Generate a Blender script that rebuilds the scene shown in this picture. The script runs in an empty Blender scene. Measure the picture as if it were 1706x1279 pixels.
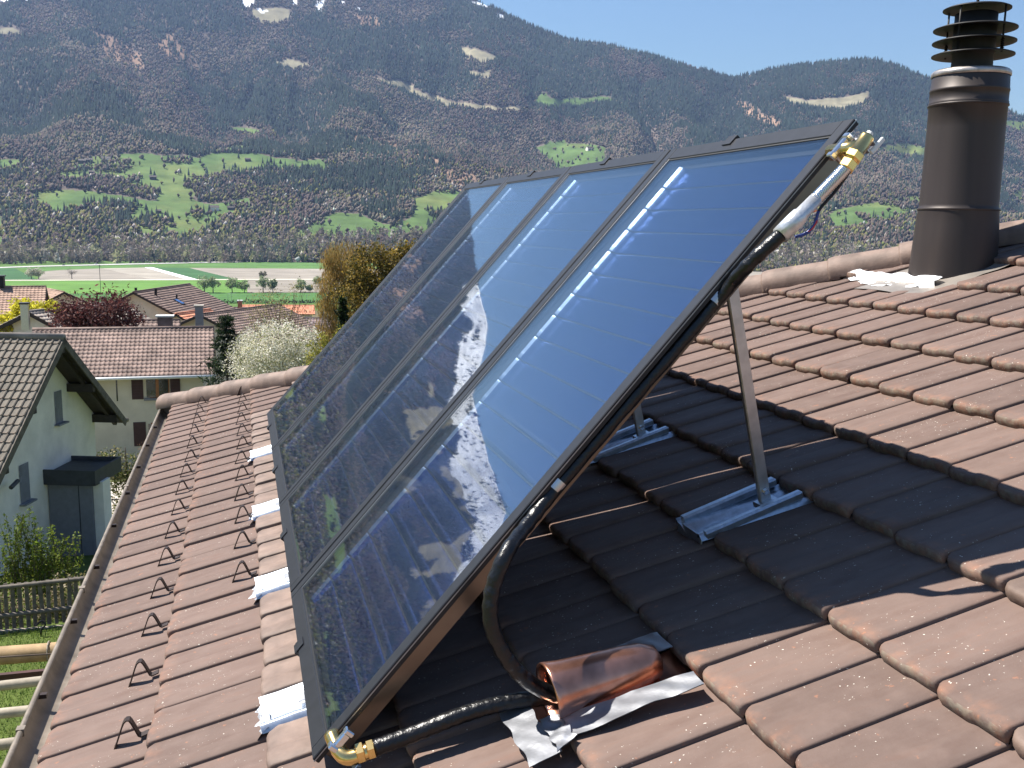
import bpy, bmesh, math, random
import numpy as np
from mathutils import Vector, Matrix

random.seed(7); rng = np.random.default_rng(11)
scene = bpy.context.scene
COL = scene.collection
RAD = math.radians

# ------------------------------------------------------------------ camera
PIT, ROL, YAW, FPX = RAD(9.4126), RAD(1.1319), RAD(15.9163), 1578.0
CX, CY = 853.0, 639.5
cf = np.array([math.sin(YAW)*math.cos(PIT), math.cos(YAW)*math.cos(PIT), -math.sin(PIT)])
r0 = np.array([math.cos(YAW), -math.sin(YAW), 0.0]); u0 = np.cross(r0, cf)
cr = math.cos(ROL)*r0 + math.sin(ROL)*u0
cu = -math.sin(ROL)*r0 + math.cos(ROL)*u0
cam = bpy.data.cameras.new('camera'); camo = bpy.data.objects.new('camera', cam); COL.objects.link(camo)
camo.matrix_world = Matrix(((cr[0], cu[0], -cf[0], 0), (cr[1], cu[1], -cf[1], 0), (cr[2], cu[2], -cf[2], 0), (0, 0, 0, 1)))
cam.sensor_width = 36.0; cam.lens = FPX/1706*36.0; cam.clip_start = 0.05; cam.clip_end = 40000
scene.camera = camo
scene.render.resolution_x, scene.render.resolution_y = 1024, 768

# ------------------------------------------------------------------ sky and sun
SUN = Vector((-0.526, 0.37, 0.993)).normalized()
SUN_EL = math.asin(SUN.z); SUN_AZ = math.atan2(SUN.x, SUN.y)
world = bpy.data.worlds.new('World'); scene.world = world; world.use_nodes = True
wn = world.node_tree.nodes; wl = world.node_tree.links; wn.clear()
sky = wn.new('ShaderNodeTexSky'); sky.sky_type = 'NISHITA'; sky.sun_disc = False
sky.sun_elevation = SUN_EL; sky.sun_rotation = SUN_AZ
sky.altitude = 600; sky.air_density = 1.5; sky.dust_density = 0.0; sky.ozone_density = 8.0
bg = wn.new('ShaderNodeBackground'); bg.inputs['Strength'].default_value = 0.056
wo = wn.new('ShaderNodeOutputWorld'); wl.new(sky.outputs[0], bg.inputs[0]); wl.new(bg.outputs[0], wo.inputs[0])
sl = bpy.data.lights.new('sun', 'SUN'); sl.energy = 5.0; sl.angle = RAD(0.53); sl.color = (1.0, 0.95, 0.87)
so = bpy.data.objects.new('sun', sl); COL.objects.link(so)
so.rotation_euler = (-SUN).to_track_quat('-Z', 'Y').to_euler(); so.location = SUN*50
scene.view_settings.view_transform = 'Standard'; scene.view_settings.look = 'None'
scene.view_settings.exposure = 1.15; scene.view_settings.gamma = 1.0

# ------------------------------------------------------------------ pixel helpers (photo pixels, 1706 x 1279)
def ray(px, py): return cf + cr*(px-CX)/FPX + cu*(CY-py)/FPX
def ony(px, py, y): d = ray(px, py); return d*y/d[1]
def onz(px, py, z): d = ray(px, py); return d*z/d[2]
def at(px, py, dist): d = ray(px, py); return d*dist/math.hypot(d[0], d[1])
def proj(P):
    P = np.atleast_2d(P); d = P@cf; d = np.where(d > 1e-3, d, 1e-3)
    return np.stack([CX+FPX*(P@cr)/d, CY-FPX*(P@cu)/d], 1)

# ------------------------------------------------------------------ object helpers
def props(o, label=None, cat=None, group=None, kind=None):
    if label: o['label'] = label
    if cat: o['category'] = cat
    if group: o['group'] = group
    if kind: o['kind'] = kind
    return o
WLOC = {}
def empty(name, loc, label, cat, group=None):
    o = bpy.data.objects.new(name, None); COL.objects.link(o); o.location = Vector(loc); o.empty_display_size = 0.1
    WLOC[o.name] = Vector(loc); props(o, label, cat, group); return o
def mk_mesh(name, V, F, mat, smooth=False, flat_idx=None):
    me = bpy.data.meshes.new(name); me.from_pydata([tuple(v) for v in V], [], [tuple(f) for f in F])
    if isinstance(mat, (list, tuple)):
        for m in mat: me.materials.append(m)
    elif mat: me.materials.append(mat)
    if smooth: me.polygons.foreach_set('use_smooth', [True]*len(me.polygons))
    me.update(); return me
def add(name, geo, mat, parent=None, smooth=False, base=None, label=None, cat=None, group=None, kind=None):
    """geo = (verts, faces) in world space -> one mesh object"""
    V, F = geo
    V = np.asarray(V, float)
    if parent is not None:
        off = np.array(WLOC[parent.name]); me = mk_mesh(name, V-off, F, mat, smooth)
        o = bpy.data.objects.new(name, me); COL.objects.link(o); o.parent = parent; WLOC[o.name] = Vector(off)
    else:
        if base is None: base = np.array([V[:, 0].mean(), V[:, 1].mean(), V[:, 2].min()])
        me = mk_mesh(name, V-np.array(base), F, mat, smooth)
        o = bpy.data.objects.new(name, me); COL.objects.link(o); o.location = Vector(base); WLOC[o.name] = Vector(base)
    props(o, label, cat, group, kind); return o
def fast_mesh(name, V, F3, mat, smooth=False, color=None):
    """numpy triangles/quads; color = per-face-corner-free per-vertex rgb"""
    V = np.ascontiguousarray(V, np.float32); F = np.ascontiguousarray(F3, np.int32); k = F.shape[1]
    me = bpy.data.meshes.new(name); me.vertices.add(len(V)); me.vertices.foreach_set('co', V.ravel())
    me.loops.add(F.size); me.loops.foreach_set('vertex_index', F.ravel())
    me.polygons.add(len(F)); me.polygons.foreach_set('loop_start', np.arange(0, F.size, k, dtype=np.int32))
    if smooth: me.polygons.foreach_set('use_smooth', np.ones(len(F), bool))
    if color is not None:
        a = me.color_attributes.new('col', 'FLOAT_COLOR', 'POINT')
        c = np.ones((len(V), 4), np.float32); c[:, :3] = color; a.data.foreach_set('color', c.ravel())
    if mat: me.materials.append(mat)
    me.update(calc_edges=True); return me
def put(name, me, parent=None, loc=(0, 0, 0), **kw):
    o = bpy.data.objects.new(name, me); COL.objects.link(o); o.location = Vector(loc)
    if parent is not None: o.parent = parent; WLOC[o.name] = WLOC[parent.name]+Vector(loc)
    else: WLOC[o.name] = Vector(loc)
    props(o, **kw); return o

def join(*gs):
    V, F = [], []
    for v, f in gs:
        n = len(V); V.extend([tuple(p) for p in v]); F.extend([tuple(i+n for i in q) for q in f])
    return V, F
def box(c, s, R=None):
    x, y, z = s[0]/2, s[1]/2, s[2]/2
    V = np.array([(-x,-y,-z),(x,-y,-z),(x,y,-z),(-x,y,-z),(-x,-y,z),(x,-y,z),(x,y,z),(-x,y,z)])
    if R is not None: V = V@np.asarray(R).T
    return V+np.asarray(c), [(0,3,2,1),(4,5,6,7),(0,1,5,4),(1,2,6,5),(2,3,7,6),(3,0,4,7)]
def bbox(a, b): a = np.asarray(a, float); b = np.asarray(b, float); return box((a+b)/2, np.abs(b-a))
def hexa(P): return P, [(0,3,2,1),(4,5,6,7),(0,1,5,4),(1,2,6,5),(2,3,7,6),(3,0,4,7)]
def bevelbox(c, s, R=None, b=0.004):
    bm = bmesh.new(); V, F = box((0, 0, 0), s)
    vs = [bm.verts.new(v) for v in V]
    for f in F: bm.faces.new([vs[i] for i in f])
    bmesh.ops.bevel(bm, geom=list(bm.edges), offset=b, segments=1, affect='EDGES')
    V = np.array([v.co[:] for v in bm.verts]); bm.verts.index_update(); F = [[v.index for v in f.verts] for f in bm.faces]; bm.free()
    if R is not None: V = V@np.asarray(R).T
    return V+np.asarray(c), F
def tube(P, r, n=12, caps=True):
    P = np.asarray(P, float); m = len(P); r = np.broadcast_to(np.asarray(r, float), (m,))
    T = np.gradient(P, axis=0); T /= np.linalg.norm(T, axis=1)[:, None]
    up = np.array([0, 0, 1.0]) if abs(T[0][2]) < .9 else np.array([1.0, 0, 0])
    N = np.cross(T[0], up); N /= np.linalg.norm(N); V = []; F = []
    for i in range(m):
        N = N-T[i]*(N@T[i]); N /= np.linalg.norm(N); B = np.cross(T[i], N)
        for k in range(n):
            a = 2*math.pi*k/n; V.append(P[i]+r[i]*(math.cos(a)*N+math.sin(a)*B))
    for i in range(m-1):
        for k in range(n):
            a = i*n+k; b = i*n+(k+1) % n; F.append((a, b, b+n, a+n))
    if caps: F.append(tuple(range(n))[::-1]); F.append(tuple((m-1)*n+k for k in range(n)))
    return V, F
def spline(P, k=8):
    P = np.asarray(P, float); Q = np.vstack([2*P[0]-P[1], P, 2*P[-1]-P[-2]]); out = []
    for i in range(1, len(Q)-2):
        a, b, c, d = Q[i-1], Q[i], Q[i+1], Q[i+2]
        for j in range(k):
            t = j/k; out.append(.5*((2*b)+(-a+c)*t+(2*a-5*b+4*c-d)*t*t+(-a+3*b-3*c+d)*t**3))
    out.append(P[-1]); return np.array(out)
def lathe(prof, c, axis=(0, 0, 1), n=24):
    """prof = [(radius, height)]"""
    ax = np.asarray(axis, float); ax /= np.linalg.norm(ax)
    N = np.cross(ax, (0, 1, 0) if abs(ax[1]) < .9 else (1, 0, 0)); N /= np.linalg.norm(N); B = np.cross(ax, N)
    V = []; F = []
    for rr, hh in prof:
        for k in range(n):
            a = 2*math.pi*k/n; V.append(np.asarray(c)+ax*hh+max(rr, 1e-5)*(math.cos(a)*N+math.sin(a)*B))
    for i in range(len(prof)-1):
        for k in range(n):
            a = i*n+k; b = i*n+(k+1) % n; F.append((a, b, b+n, a+n))
    return V, F

# ------------------------------------------------------------------ materials
def newmat(name):
    m = bpy.data.materials.new(name); m.use_nodes = True; nt = m.node_tree; nt.nodes.clear()
    o = nt.nodes.new('ShaderNodeOutputMaterial'); b = nt.nodes.new('ShaderNodeBsdfPrincipled'); nt.links.new(b.outputs[0], o.inputs[0])
    return m, nt, b
def lk(nt, a, b): nt.links.new(a, b)
def nd(nt, typ, **kw):
    n = nt.nodes.new(typ)
    for k, v in kw.items():
        if k.startswith('i_'): n.inputs[k[2:].replace('_', ' ')].default_value = v
        else: setattr(n, k, v)
    return n
def noise(nt, vec, scale, detail=4, rough=.55):
    n = nd(nt, 'ShaderNodeTexNoise'); n.inputs['Scale'].default_value = scale; n.inputs['Detail'].default_value = detail; n.inputs['Roughness'].default_value = rough
    if vec is not None: lk(nt, vec, n.inputs['Vector'])
    return n.outputs['Fac']
def ramp(nt, fac, stops):
    r = nd(nt, 'ShaderNodeValToRGB'); e = r.color_ramp.elements
    while len(e) < len(stops): e.new(.5)
    for el, (p, c) in zip(e, stops): el.position = p; el.color = (c[0], c[1], c[2], 1) if len(c) == 3 else c
    lk(nt, fac, r.inputs[0]); return r.outputs[0]
def mix(nt, fac, a, b, mode='MIX'):
    n = nd(nt, 'ShaderNodeMix', data_type='RGBA', blend_type=mode)
    if hasattr(fac, 'node'): lk(nt, fac, n.inputs[0])
    else: n.inputs[0].default_value = fac
    for s, v in ((6, a), (7, b)):
        if hasattr(v, 'node'): lk(nt, v, n.inputs[s])
        else: n.inputs[s].default_value = (v[0], v[1], v[2], 1)
    return n.outputs[2]
def mth(nt, op, a, b=0.0, clamp=False):
    n = nd(nt, 'ShaderNodeMath', operation=op, use_clamp=clamp)
    for i, v in enumerate((a, b)):
        if hasattr(v, 'node'): lk(nt, v, n.inputs[i])
        else: n.inputs[i].default_value = v
    return n.outputs[0]
def bump(nt, b, h, strength=.3, dist=.01):
    n = nd(nt, 'ShaderNodeBump'); n.inputs['Strength'].default_value = strength; n.inputs['Distance'].default_value = dist
    lk(nt, h, n.inputs['Height']); lk(nt, n.outputs[0], b.inputs['Normal'])
def coords(nt, kind='Object'): return nd(nt, 'ShaderNodeTexCoord').outputs[kind]
def simple(name, c, rough=.6, metal=0.0, var=.25, scale=6., bmp=0., bscale=40., spec=.5, c2=None, bdist=.005):
    m, nt, b = newmat(name); co = coords(nt)
    f = noise(nt, co, scale, 5)
    lo = tuple(max(0, x*(1-var)) for x in c); hi = tuple(min(1, x*(1+var)) for x in (c2 or c))
    lk(nt, ramp(nt, f, [(.3, lo), (.7, hi)]), b.inputs['Base Color'])
    b.inputs['Roughness'].default_value = rough; b.inputs['Metallic'].default_value = metal
    b.inputs['Specular IOR Level'].default_value = spec
    if bmp: bump(nt, b, noise(nt, co, bscale, 4), bmp, bdist)
    return m
def attrmat(name, rough=.8, var=.3, scale=.5, spec=.2, trans=0.):
    m, nt, b = newmat(name); a = nd(nt, 'ShaderNodeAttribute', attribute_name='col')
    f = noise(nt, coords(nt), scale, 4)
    g = ramp(nt, f, [(.3, (1-var,)*3), (.7, (1+var,)*3)])
    c = mix(nt, 1.0, a.outputs['Color'], g, 'MULTIPLY'); lk(nt, c, b.inputs['Base Color'])
    b.inputs['Roughness'].default_value = rough; b.inputs['Specular IOR Level'].default_value = spec
    if trans:
        o = [n for n in nt.nodes if n.type == 'OUTPUT_MATERIAL'][0]; t = nd(nt, 'ShaderNodeBsdfTranslucent'); lk(nt, c, t.inputs[0])
        ms = nd(nt, 'ShaderNodeMixShader'); ms.inputs[0].default_value = trans; lk(nt, b.outputs[0], ms.inputs[1]); lk(nt, t.outputs[0], ms.inputs[2]); lk(nt, ms.outputs[0], o.inputs[0])
    return m

def tile_material(name, base, warm, dust):
    m, nt, b = newmat(name); co = coords(nt); oi = nd(nt, 'ShaderNodeObjectInfo')
    sh = nd(nt, 'ShaderNodeVectorMath', operation='MULTIPLY_ADD'); sh.inputs[1].default_value = (1, 1, 1)
    lk(nt, co, sh.inputs[0]); cmb = nd(nt, 'ShaderNodeCombineXYZ')
    rr = mth(nt, 'MULTIPLY', oi.outputs['Random'], 57.0); lk(nt, rr, cmb.inputs[0]); lk(nt, mth(nt, 'MULTIPLY', rr, 1.7), cmb.inputs[1]); lk(nt, rr, cmb.inputs[2])
    lk(nt, cmb.outputs[0], sh.inputs[2]); v = sh.outputs[0]
    mp = nd(nt, 'ShaderNodeMapping'); mp.inputs['Scale'].default_value = (1.0, 4.0, 4.0); lk(nt, v, mp.inputs[0])
    c = ramp(nt, noise(nt, mp.outputs[0], 5, 6), [(.3, base), (.55, dust), (.75, warm)])
    c = mix(nt, mth(nt, 'MULTIPLY', oi.outputs['Random'], .55), c, tuple(x*.66 for x in base))
    c = mix(nt, mth(nt, 'MULTIPLY', mth(nt, 'SUBTRACT', 1.0, oi.outputs['Random']), .22), c, warm)
    sx = nd(nt, 'ShaderNodeSeparateXYZ'); lk(nt, co, sx.inputs[0])
    # dust film that gathers along the flat of the pan
    c = mix(nt, mth(nt, 'MULTIPLY', ramp(nt, noise(nt, v, 16, 5), [(.45, (0, 0, 0)), (.75, (1, 1, 1))]), .3), c, tuple(x*1.25 for x in dust))
    # worn orange edges near the nose and chips
    nose = mth(nt, 'SUBTRACT', 1.0, mth(nt, 'MULTIPLY', sx.outputs[0], 16.0), True)
    edge = mth(nt, 'MULTIPLY', nose, ramp(nt, noise(nt, v, 22, 4), [(.45, (0, 0, 0)), (.7, (1, 1, 1))]))
    c = mix(nt, mth(nt, 'MULTIPLY', edge, .45), c, (.36, .17, .10))
    chips = ramp(nt, noise(nt, v, 38, 3), [(.68, (0, 0, 0)), (.72, (1, 1, 1))])
    c = mix(nt, mth(nt, 'MULTIPLY', chips, .35), c, (.40, .17, .09))
    sp = ramp(nt, noise(nt, v, 120, 2), [(.70, (0, 0, 0)), (.715, (1, 1, 1))])
    zone = ramp(nt, noise(nt, v, 6.0, 2), [(.47, (0, 0, 0)), (.58, (1, 1, 1))])
    c = mix(nt, mth(nt, 'MULTIPLY', sp, zone), c, (.62, .58, .50))
    # lichen crust on the front lip
    lip = ramp(nt, sx.outputs[0], [(.0, (1, 1, 1)), (.006, (0, 0, 0))])
    lip = mth(nt, 'LESS_THAN', sx.outputs[0], .0045)
    lic = mth(nt, 'MULTIPLY', lip, ramp(nt, noise(nt, v, 45, 5), [(.42, (0, 0, 0)), (.62, (1, 1, 1))]))
    c = mix(nt, mth(nt, 'MULTIPLY', lic, .5), c, (.24, .22, .17))
    lk(nt, c, b.inputs['Base Color'])
    b.inputs['Roughness'].default_value = .72; b.inputs['Specular IOR Level'].default_value = .15
    bump(nt, b, noise(nt, v, 90, 5), .25, .003)
    return m
M = {}
M['tile'] = tile_material('clay_tile', (.132, .089, .074), (.172, .110, .088), (.164, .119, .101))
M['oldtile'] = tile_material('concrete_tile', (.12, .10, .082), (.17, .14, .11), (.185, .165, .135))
M['deck'] = simple('roof_underlay', (.02, .016, .014), .9)
M['hip'] = simple('hip_tile_clay', (.155, .105, .082), .7, var=.30, scale=9, bmp=.25, bscale=70, c2=(.18, .125, .098))
M['gutter'] = simple('brown_gutter_metal', (.20, .165, .13), .5, .25, var=.3, scale=12, bmp=.05)
M['gutter_in'] = simple('gutter_inside', (.05, .038, .028), .7, var=.4, scale=20)
M['hook'] = simple('snow_hook_metal', (.035, .022, .017), .5, .4, var=.3)
M['blackframe'] = simple('black_anodised_frame', (.016, .017, .021), .45, .3, var=.2, scale=30, bmp=.03, bscale=300)
M['rubber'] = simple('rubber_seal', (.008, .008, .009), .6)
M['trim'] = simple('groove_and_sheen_metal', (.34, .35, .37), .3, .7, var=.1)
M['collector_side'] = simple('brushed_copper_side', (.18, .148, .122), .28, .95, var=.2, scale=5)
M['zinc'] = simple('galvanised_sheet', (.46, .50, .56), .36, .9, var=.18, scale=45, bmp=.12, bscale=18)
M['alu'] = simple('aluminium_profile', (.60, .58, .56), .36, .85, var=.12, scale=25, bmp=.05)
M['lead'] = simple('lead_flashing', (.38, .39, .42), .38, .8, var=.22, scale=14, bmp=.25, bscale=14, bdist=.008)
M['tape'] = simple('crumpled_butyl_tape', (.50, .52, .56), .45, .4, var=.15, scale=20, bmp=.9, bscale=35, bdist=.02)
M['copper'] = simple('copper_sheet', (.70, .33, .22), .26, .95, var=.42, scale=10, bmp=.03, bscale=30)
M['brass'] = simple('brass_fitting', (.80, .56, .22), .22, 1.0, var=.15, scale=30)
M['steel'] = simple('corrugated_steel', (.70, .70, .70), .22, 1.0, var=.1)
M['foil'] = simple('silver_pipe_wrap', (.66, .66, .66), .35, .6, var=.15, scale=40, bmp=.4, bscale=60)
M['pipeblack'] = simple('black_pipe_wrap', (.006, .006, .007), .30, 0, var=.3, bmp=.6, bscale=75, bdist=.005, spec=.45)
M['wire_blue'] = simple('blue_wire', (.03, .05, .22), .4)
M['wire_red'] = simple('red_wire', (.45, .03, .04), .4)
M['wire_black'] = simple('black_wire', (.01, .01, .012), .5)

def glass_material():
    m = bpy.data.materials.new('solar_glass'); m.use_nodes = True; nt = m.node_tree; nt.nodes.clear()
    o = nd(nt, 'ShaderNodeOutputMaterial'); tr = nd(nt, 'ShaderNodeBsdfTransparent'); gl = nd(nt, 'ShaderNodeBsdfGlossy')
    tr.inputs[0].default_value = (.93, .96, .97, 1); gl.inputs['Roughness'].default_value = .018
    ge = nd(nt, 'ShaderNodeNewGeometry'); dt = nd(nt, 'ShaderNodeVectorMath', operation='DOT_PRODUCT')
    lk(nt, ge.outputs['Normal'], dt.inputs[0]); lk(nt, ge.outputs['Incoming'], dt.inputs[1])
    c = mth(nt, 'SUBTRACT', 1.0, mth(nt, 'ABSOLUTE', dt.outputs['Value']), True)
    f = mth(nt, 'ADD', mth(nt, 'MULTIPLY', mth(nt, 'POWER', c, 3.6), .92), .075, True)
    ms = nd(nt, 'ShaderNodeMixShader'); lk(nt, f, ms.inputs[0]); lk(nt, tr.outputs[0], ms.inputs[1]); lk(nt, gl.outputs[0], ms.inputs[2])
    lk(nt, ms.outputs[0], o.inputs[0]); return m
M['glass'] = glass_material()
M['absorber'] = simple('blue_absorber', (.020, .064, .25), .12, .95, var=.10, scale=3)
M['fin_end'] = simple('glint_fin_end', (.14, .18, .27), .34, .9, var=.1)  # paler colour at the fin ends stands in for the white sun glint
M['absorber_edge'] = simple('absorber_tray', (.008, .010, .016), .5, .3, var=.2)

def flue_material():
    m, nt, b = newmat('weathered_flue_metal'); co = coords(nt)
    mp = nd(nt, 'ShaderNodeMapping'); mp.inputs['Scale'].default_value = (9, 9, .5); lk(nt, co, mp.inputs[0])
    st = noise(nt, mp.outputs[0], 1.0, 6)
    c = ramp(nt, st, [(.3, (.040, .031, .028)), (.6, (.052, .040, .035)), (.8, (.070, .053, .044))])
    lk(nt, c, b.inputs['Base Color']); b.inputs['Metallic'].default_value = .35; b.inputs['Roughness'].default_value = .5
    bump(nt, b, st, .08, .002); return m
M['flue'] = flue_material()
M['cowl'] = simple('black_cowl_metal', (.010, .009, .009), .6, .2, var=.3, scale=10)
M['flue_rim'] = simple('pale_flue_rim', (.42, .38, .35), .4, .7, var=.3, scale=25)
M['render'] = simple('white_render', (.78, .72, .64), .9, var=.12, scale=1.5, bmp=.35, bscale=14, bdist=.02)
M['cream'] = simple('cream_render', (.62, .56, .44), .9, var=.10, scale=1.2, bmp=.2, bscale=12, bdist=.02)
M['dark_wood'] = simple('dark_brown_wood', (.035, .024, .018), .7, var=.4, scale=8, bmp=.3, bscale=25)
M['grey_wood'] = simple('weathered_grey_wood', (.12, .10, .08), .85, var=.4, scale=7, bmp=.4, bscale=30)
M['log'] = simple('barked_pole', (.33, .22, .11), .75, var=.35, scale=6, bmp=.3, bscale=20)
M['pole'] = simple('weathered_pole', (.30, .26, .20), .8, var=.3, scale=8, bmp=.3, bscale=30)
M['orange_wood'] = simple('orange_window_frame', (.33, .13, .045), .5, var=.2)
M['shutter'] = simple('maroon_shutter', (.045, .014, .014), .6, var=.25)
M['pane'] = simple('dark_window_pane', (.02, .025, .03), .08, 0, var=.3, spec=.8)
M['fascia'] = simple('dark_slate_fascia', (.04, .042, .05), .6, var=.3, scale=4)
M['panelgrey'] = simple('grey_cladding', (.19, .19, .21), .7, var=.1)
M['stone_reveal'] = simple('grey_reveal', (.20, .20, .22), .8)
M['white'] = simple('white_paint', (.75, .75, .73), .5, var=.08)
M['bluepane'] = simple('skylight_pane', (.05, .12, .32), .12, .2, var=.2)
M['concrete'] = simple('pale_driveway', (.42, .38, .33), .9, var=.15, scale=3, bmp=.2)
M['iron'] = simple('black_ironwork', (.015, .015, .018), .5, .5)
M['bark'] = simple('brown_bark', (.085, .062, .046), .9, var=.35, scale=4, bmp=.4, bscale=12)
M['palebark'] = simple('pale_bark', (.24, .21, .18), .9, var=.4, scale=3)
M['leaf'] = attrmat('foliage', .65, .3, 1.2, .25, .4)
M['forest'] = attrmat('forest_foliage', .9, .22, .004, .05, .25)
M['truck_white'] = simple('truck_white', (.62, .66, .70), .4); M['truck_red'] = simple('truck_red', (.42, .05, .04), .4); M['truck_dark'] = simple('truck_dark', (.05, .08, .10), .4)
M['tyre'] = simple('tyre_rubber', (.015, .015, .015), .8)
def ribbed(name, a, b_):
    return simple(name, a, .8, var=.35, scale=1.4, c2=b_, bmp=.2, bscale=8)
M['roof_red'] = ribbed('pink_red_tiles', (.150, .098, .080), (.205, .142, .118))
M['roof_brown'] = ribbed('brown_tiles', (.13, .085, .070), (.17, .115, .095))
M['roof_grey'] = ribbed('grey_brown_tiles', (.20, .165, .14), (.25, .21, .18))
M['roof_orange'] = ribbed('orange_tiles', (.26, .155, .11), (.31, .20, .145))
M['roof_bright'] = ribbed('bright_orange_tiles', (.52, .19, .10), (.58, .24, .14))
M['roof_purple'] = ribbed('purple_brown_tiles', (.14, .10, .10), (.18, .13, .13))
exec_order = 'materials ready'

# ------------------------------------------------------------------ terrain
def hash2(ix, iy, s):
    h = (ix.astype(np.int64)*374761393+iy.astype(np.int64)*668265263+s*1442695041) & 0xffffffff
    h = ((h ^ (h >> 13))*1274126177) & 0xffffffff
    return ((h ^ (h >> 16)) & 0xffff)/65535.0
def vnoise(x, y, s=0):
    ix = np.floor(x); iy = np.floor(y); fx = x-ix; fy = y-iy; fx = fx*fx*(3-2*fx); fy = fy*fy*(3-2*fy)
    a = hash2(ix, iy, s); b = hash2(ix+1, iy, s); c = hash2(ix, iy+1, s); d = hash2(ix+1, iy+1, s)
    return (a*(1-fx)+b*fx)*(1-fy)+(c*(1-fx)+d*fx)*fy
def fbm(x, y, o=5, s=0):
    v = 0; a = .5; t = 0
    for i in range(o): v = v+a*vnoise(x, y, s+i*17); t += a; x = x*2.03+7.1; y = y*2.03+3.7; a *= .5
    return v/t
PLAIN = -65.0
GD = np.array([0, 12, 20, 33, 48, 200, 400, 735, 1e5]); GZ = np.array([-6.9, -7.6, -8.2, -10.6, -12.1, -24, -39.5, PLAIN, PLAIN])
def gz(x, y):
    x = np.asarray(x, float); y = np.asarray(y, float)
    d = np.where(y > 0, np.hypot(x, y), np.abs(x)); return np.interp(d, GD, GZ)
def gnd(px, py):
    d = ray(px, py); H = math.hypot(d[0], d[1]); lo, hi = 2., 9000.
    for _ in range(60):
        m = (lo+hi)/2
        if d[2]/H*m > float(gz(d[0]/H*m, d[1]/H*m)): lo = m
        else: hi = m
    return d/H*lo

def polar(rs, azs):
    R, A = np.meshgrid(rs, azs, indexing='ij'); X = R*np.sin(A); Y = R*np.cos(A)
    n, m = R.shape; i, j = np.meshgrid(np.arange(n-1), np.arange(m-1), indexing='ij'); a = (i*m+j).ravel()
    return X.ravel(), Y.ravel(), np.stack([a, a+1, a+m+1, a+m], 1)[:, ::-1]
rs = np.concatenate([[.5], np.linspace(3, 60, 58), np.geomspace(64, 1700, 70), [3000, 7000, 14000]])
X, Y, F = polar(rs, np.radians(np.linspace(-180, 180, 241)))
Z = gz(X, Y); D = np.hypot(X, Y)
n1 = fbm(X/3., Y/3., 4, 3); n2 = fbm(X/40., Y/40., 4, 5)
lawn = np.array([.075, .105, .028]); rough_g = np.array([.085, .088, .045]); earth = np.array([.15, .125, .09]); field = np.array([.085, .15, .04])
C = lawn*(.75+.5*n1[:, None]); w = np.clip((D-34)/30, 0, 1)[:, None]
mid = rough_g*(1-n2[:, None])+earth*n2[:, None]; C = C*(1-w)+mid*w
w = np.clip((D-650)/80, 0, 1)[:, None]; C = C*(1-w)+field*(.85+.3*n2[:, None])*w
def ground_mat():
    m, nt, b = newmat('ground_cover'); a = nd(nt, 'ShaderNodeAttribute', attribute_name='col'); co = coords(nt)
    f = noise(nt, co, 1.1, 8, .7); g = ramp(nt, f, [(.25, (.6, .62, .55)), (.75, (1.4, 1.35, 1.2))])
    lk(nt, mix(nt, 1.0, a.outputs['Color'], g, 'MULTIPLY'), b.inputs['Base Color']); b.inputs['Roughness'].default_value = .95; b.inputs['Specular IOR Level'].default_value = .1
    bump(nt, b, noise(nt, co, 14, 5), .6, .05); return m
put('ground', fast_mesh('ground', np.stack([X, Y, Z], 1), F, ground_mat(), True, C), kind='structure')

# mountain: ridge elevation (degrees) against azimuth, seen from the roof
RA = np.array([-180, -100, -60, -40, -30, -25, -21, -19.5, -16, -14, -12, -10, -8, -4, 0, 5, 10, 13.7, 16.1, 18.7, 22, 24.1, 26.5, 28.2, 30.8, 33.9, 35.8, 37.1, 38.9, 41.3, 43.2, 50, 62, 90, 180])
RE = np.array([5, 7, 9, 10, 10.5, 10.9, 11.6, 12.5, 12.1, 11.9, 11.8, 12.7, 13.3, 13.0, 13.1, 13.4, 13.3, 12.45, 11.55, 10.55, 10.15, 9.65, 9.0, 8.5, 9.05, 9.25, 9.3, 8.85, 8.05, 7.1, 6.1, 5.0, 6, 6, 5])
R0, R1 = 1600.0, 4500.0
def mz(x, y):
    x = np.asarray(x, float); y = np.asarray(y, float); r = np.hypot(x, y); az = np.degrees(np.arctan2(x, y))
    el = np.interp(az, RA, RE)+.25*(fbm(az*1.3, az*0+3.3, 4, 9)-.5)
    zr = R1*np.tan(np.radians(el)); t = (r-R0)/(R1-R0); tc = np.clip(t, 0, 1)
    p = .55*tc**1.9+.45*tc**1.05
    z = PLAIN+(zr-PLAIN)*p
    ang = az+2.5*(fbm(x/900, y/900, 3, 31)-.5)*2
    gul = np.abs(fbm(ang/5.5, r/2600, 4, 21)-.5)*2
    amp = np.clip((tc-.33)*4.5, .05, 1)*np.clip((1-tc)*3.5, 0, 1)
    z = z-amp*165*(1-gul)**2+amp*60*(fbm(x/420, y/420, 5, 41)-.4)
    z = np.where(t > 1, z-(r-R1)*.55, z)
    return np.where(t <= 0, PLAIN-1.0+0*z, z)
azs = np.radians(np.concatenate([np.linspace(-110, -34, 90), np.linspace(-33.9, 46, 760), np.linspace(46.2, 110, 80)]))
rs = np.concatenate([np.linspace(R0-60, 3200, 190), np.linspace(3210, R1, 110), np.linspace(R1+30, 5400, 12)])
X, Y, F = polar(rs, azs); Z = mz(X, Y)
PX = proj(np.stack([X, Y, Z], 1))

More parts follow.
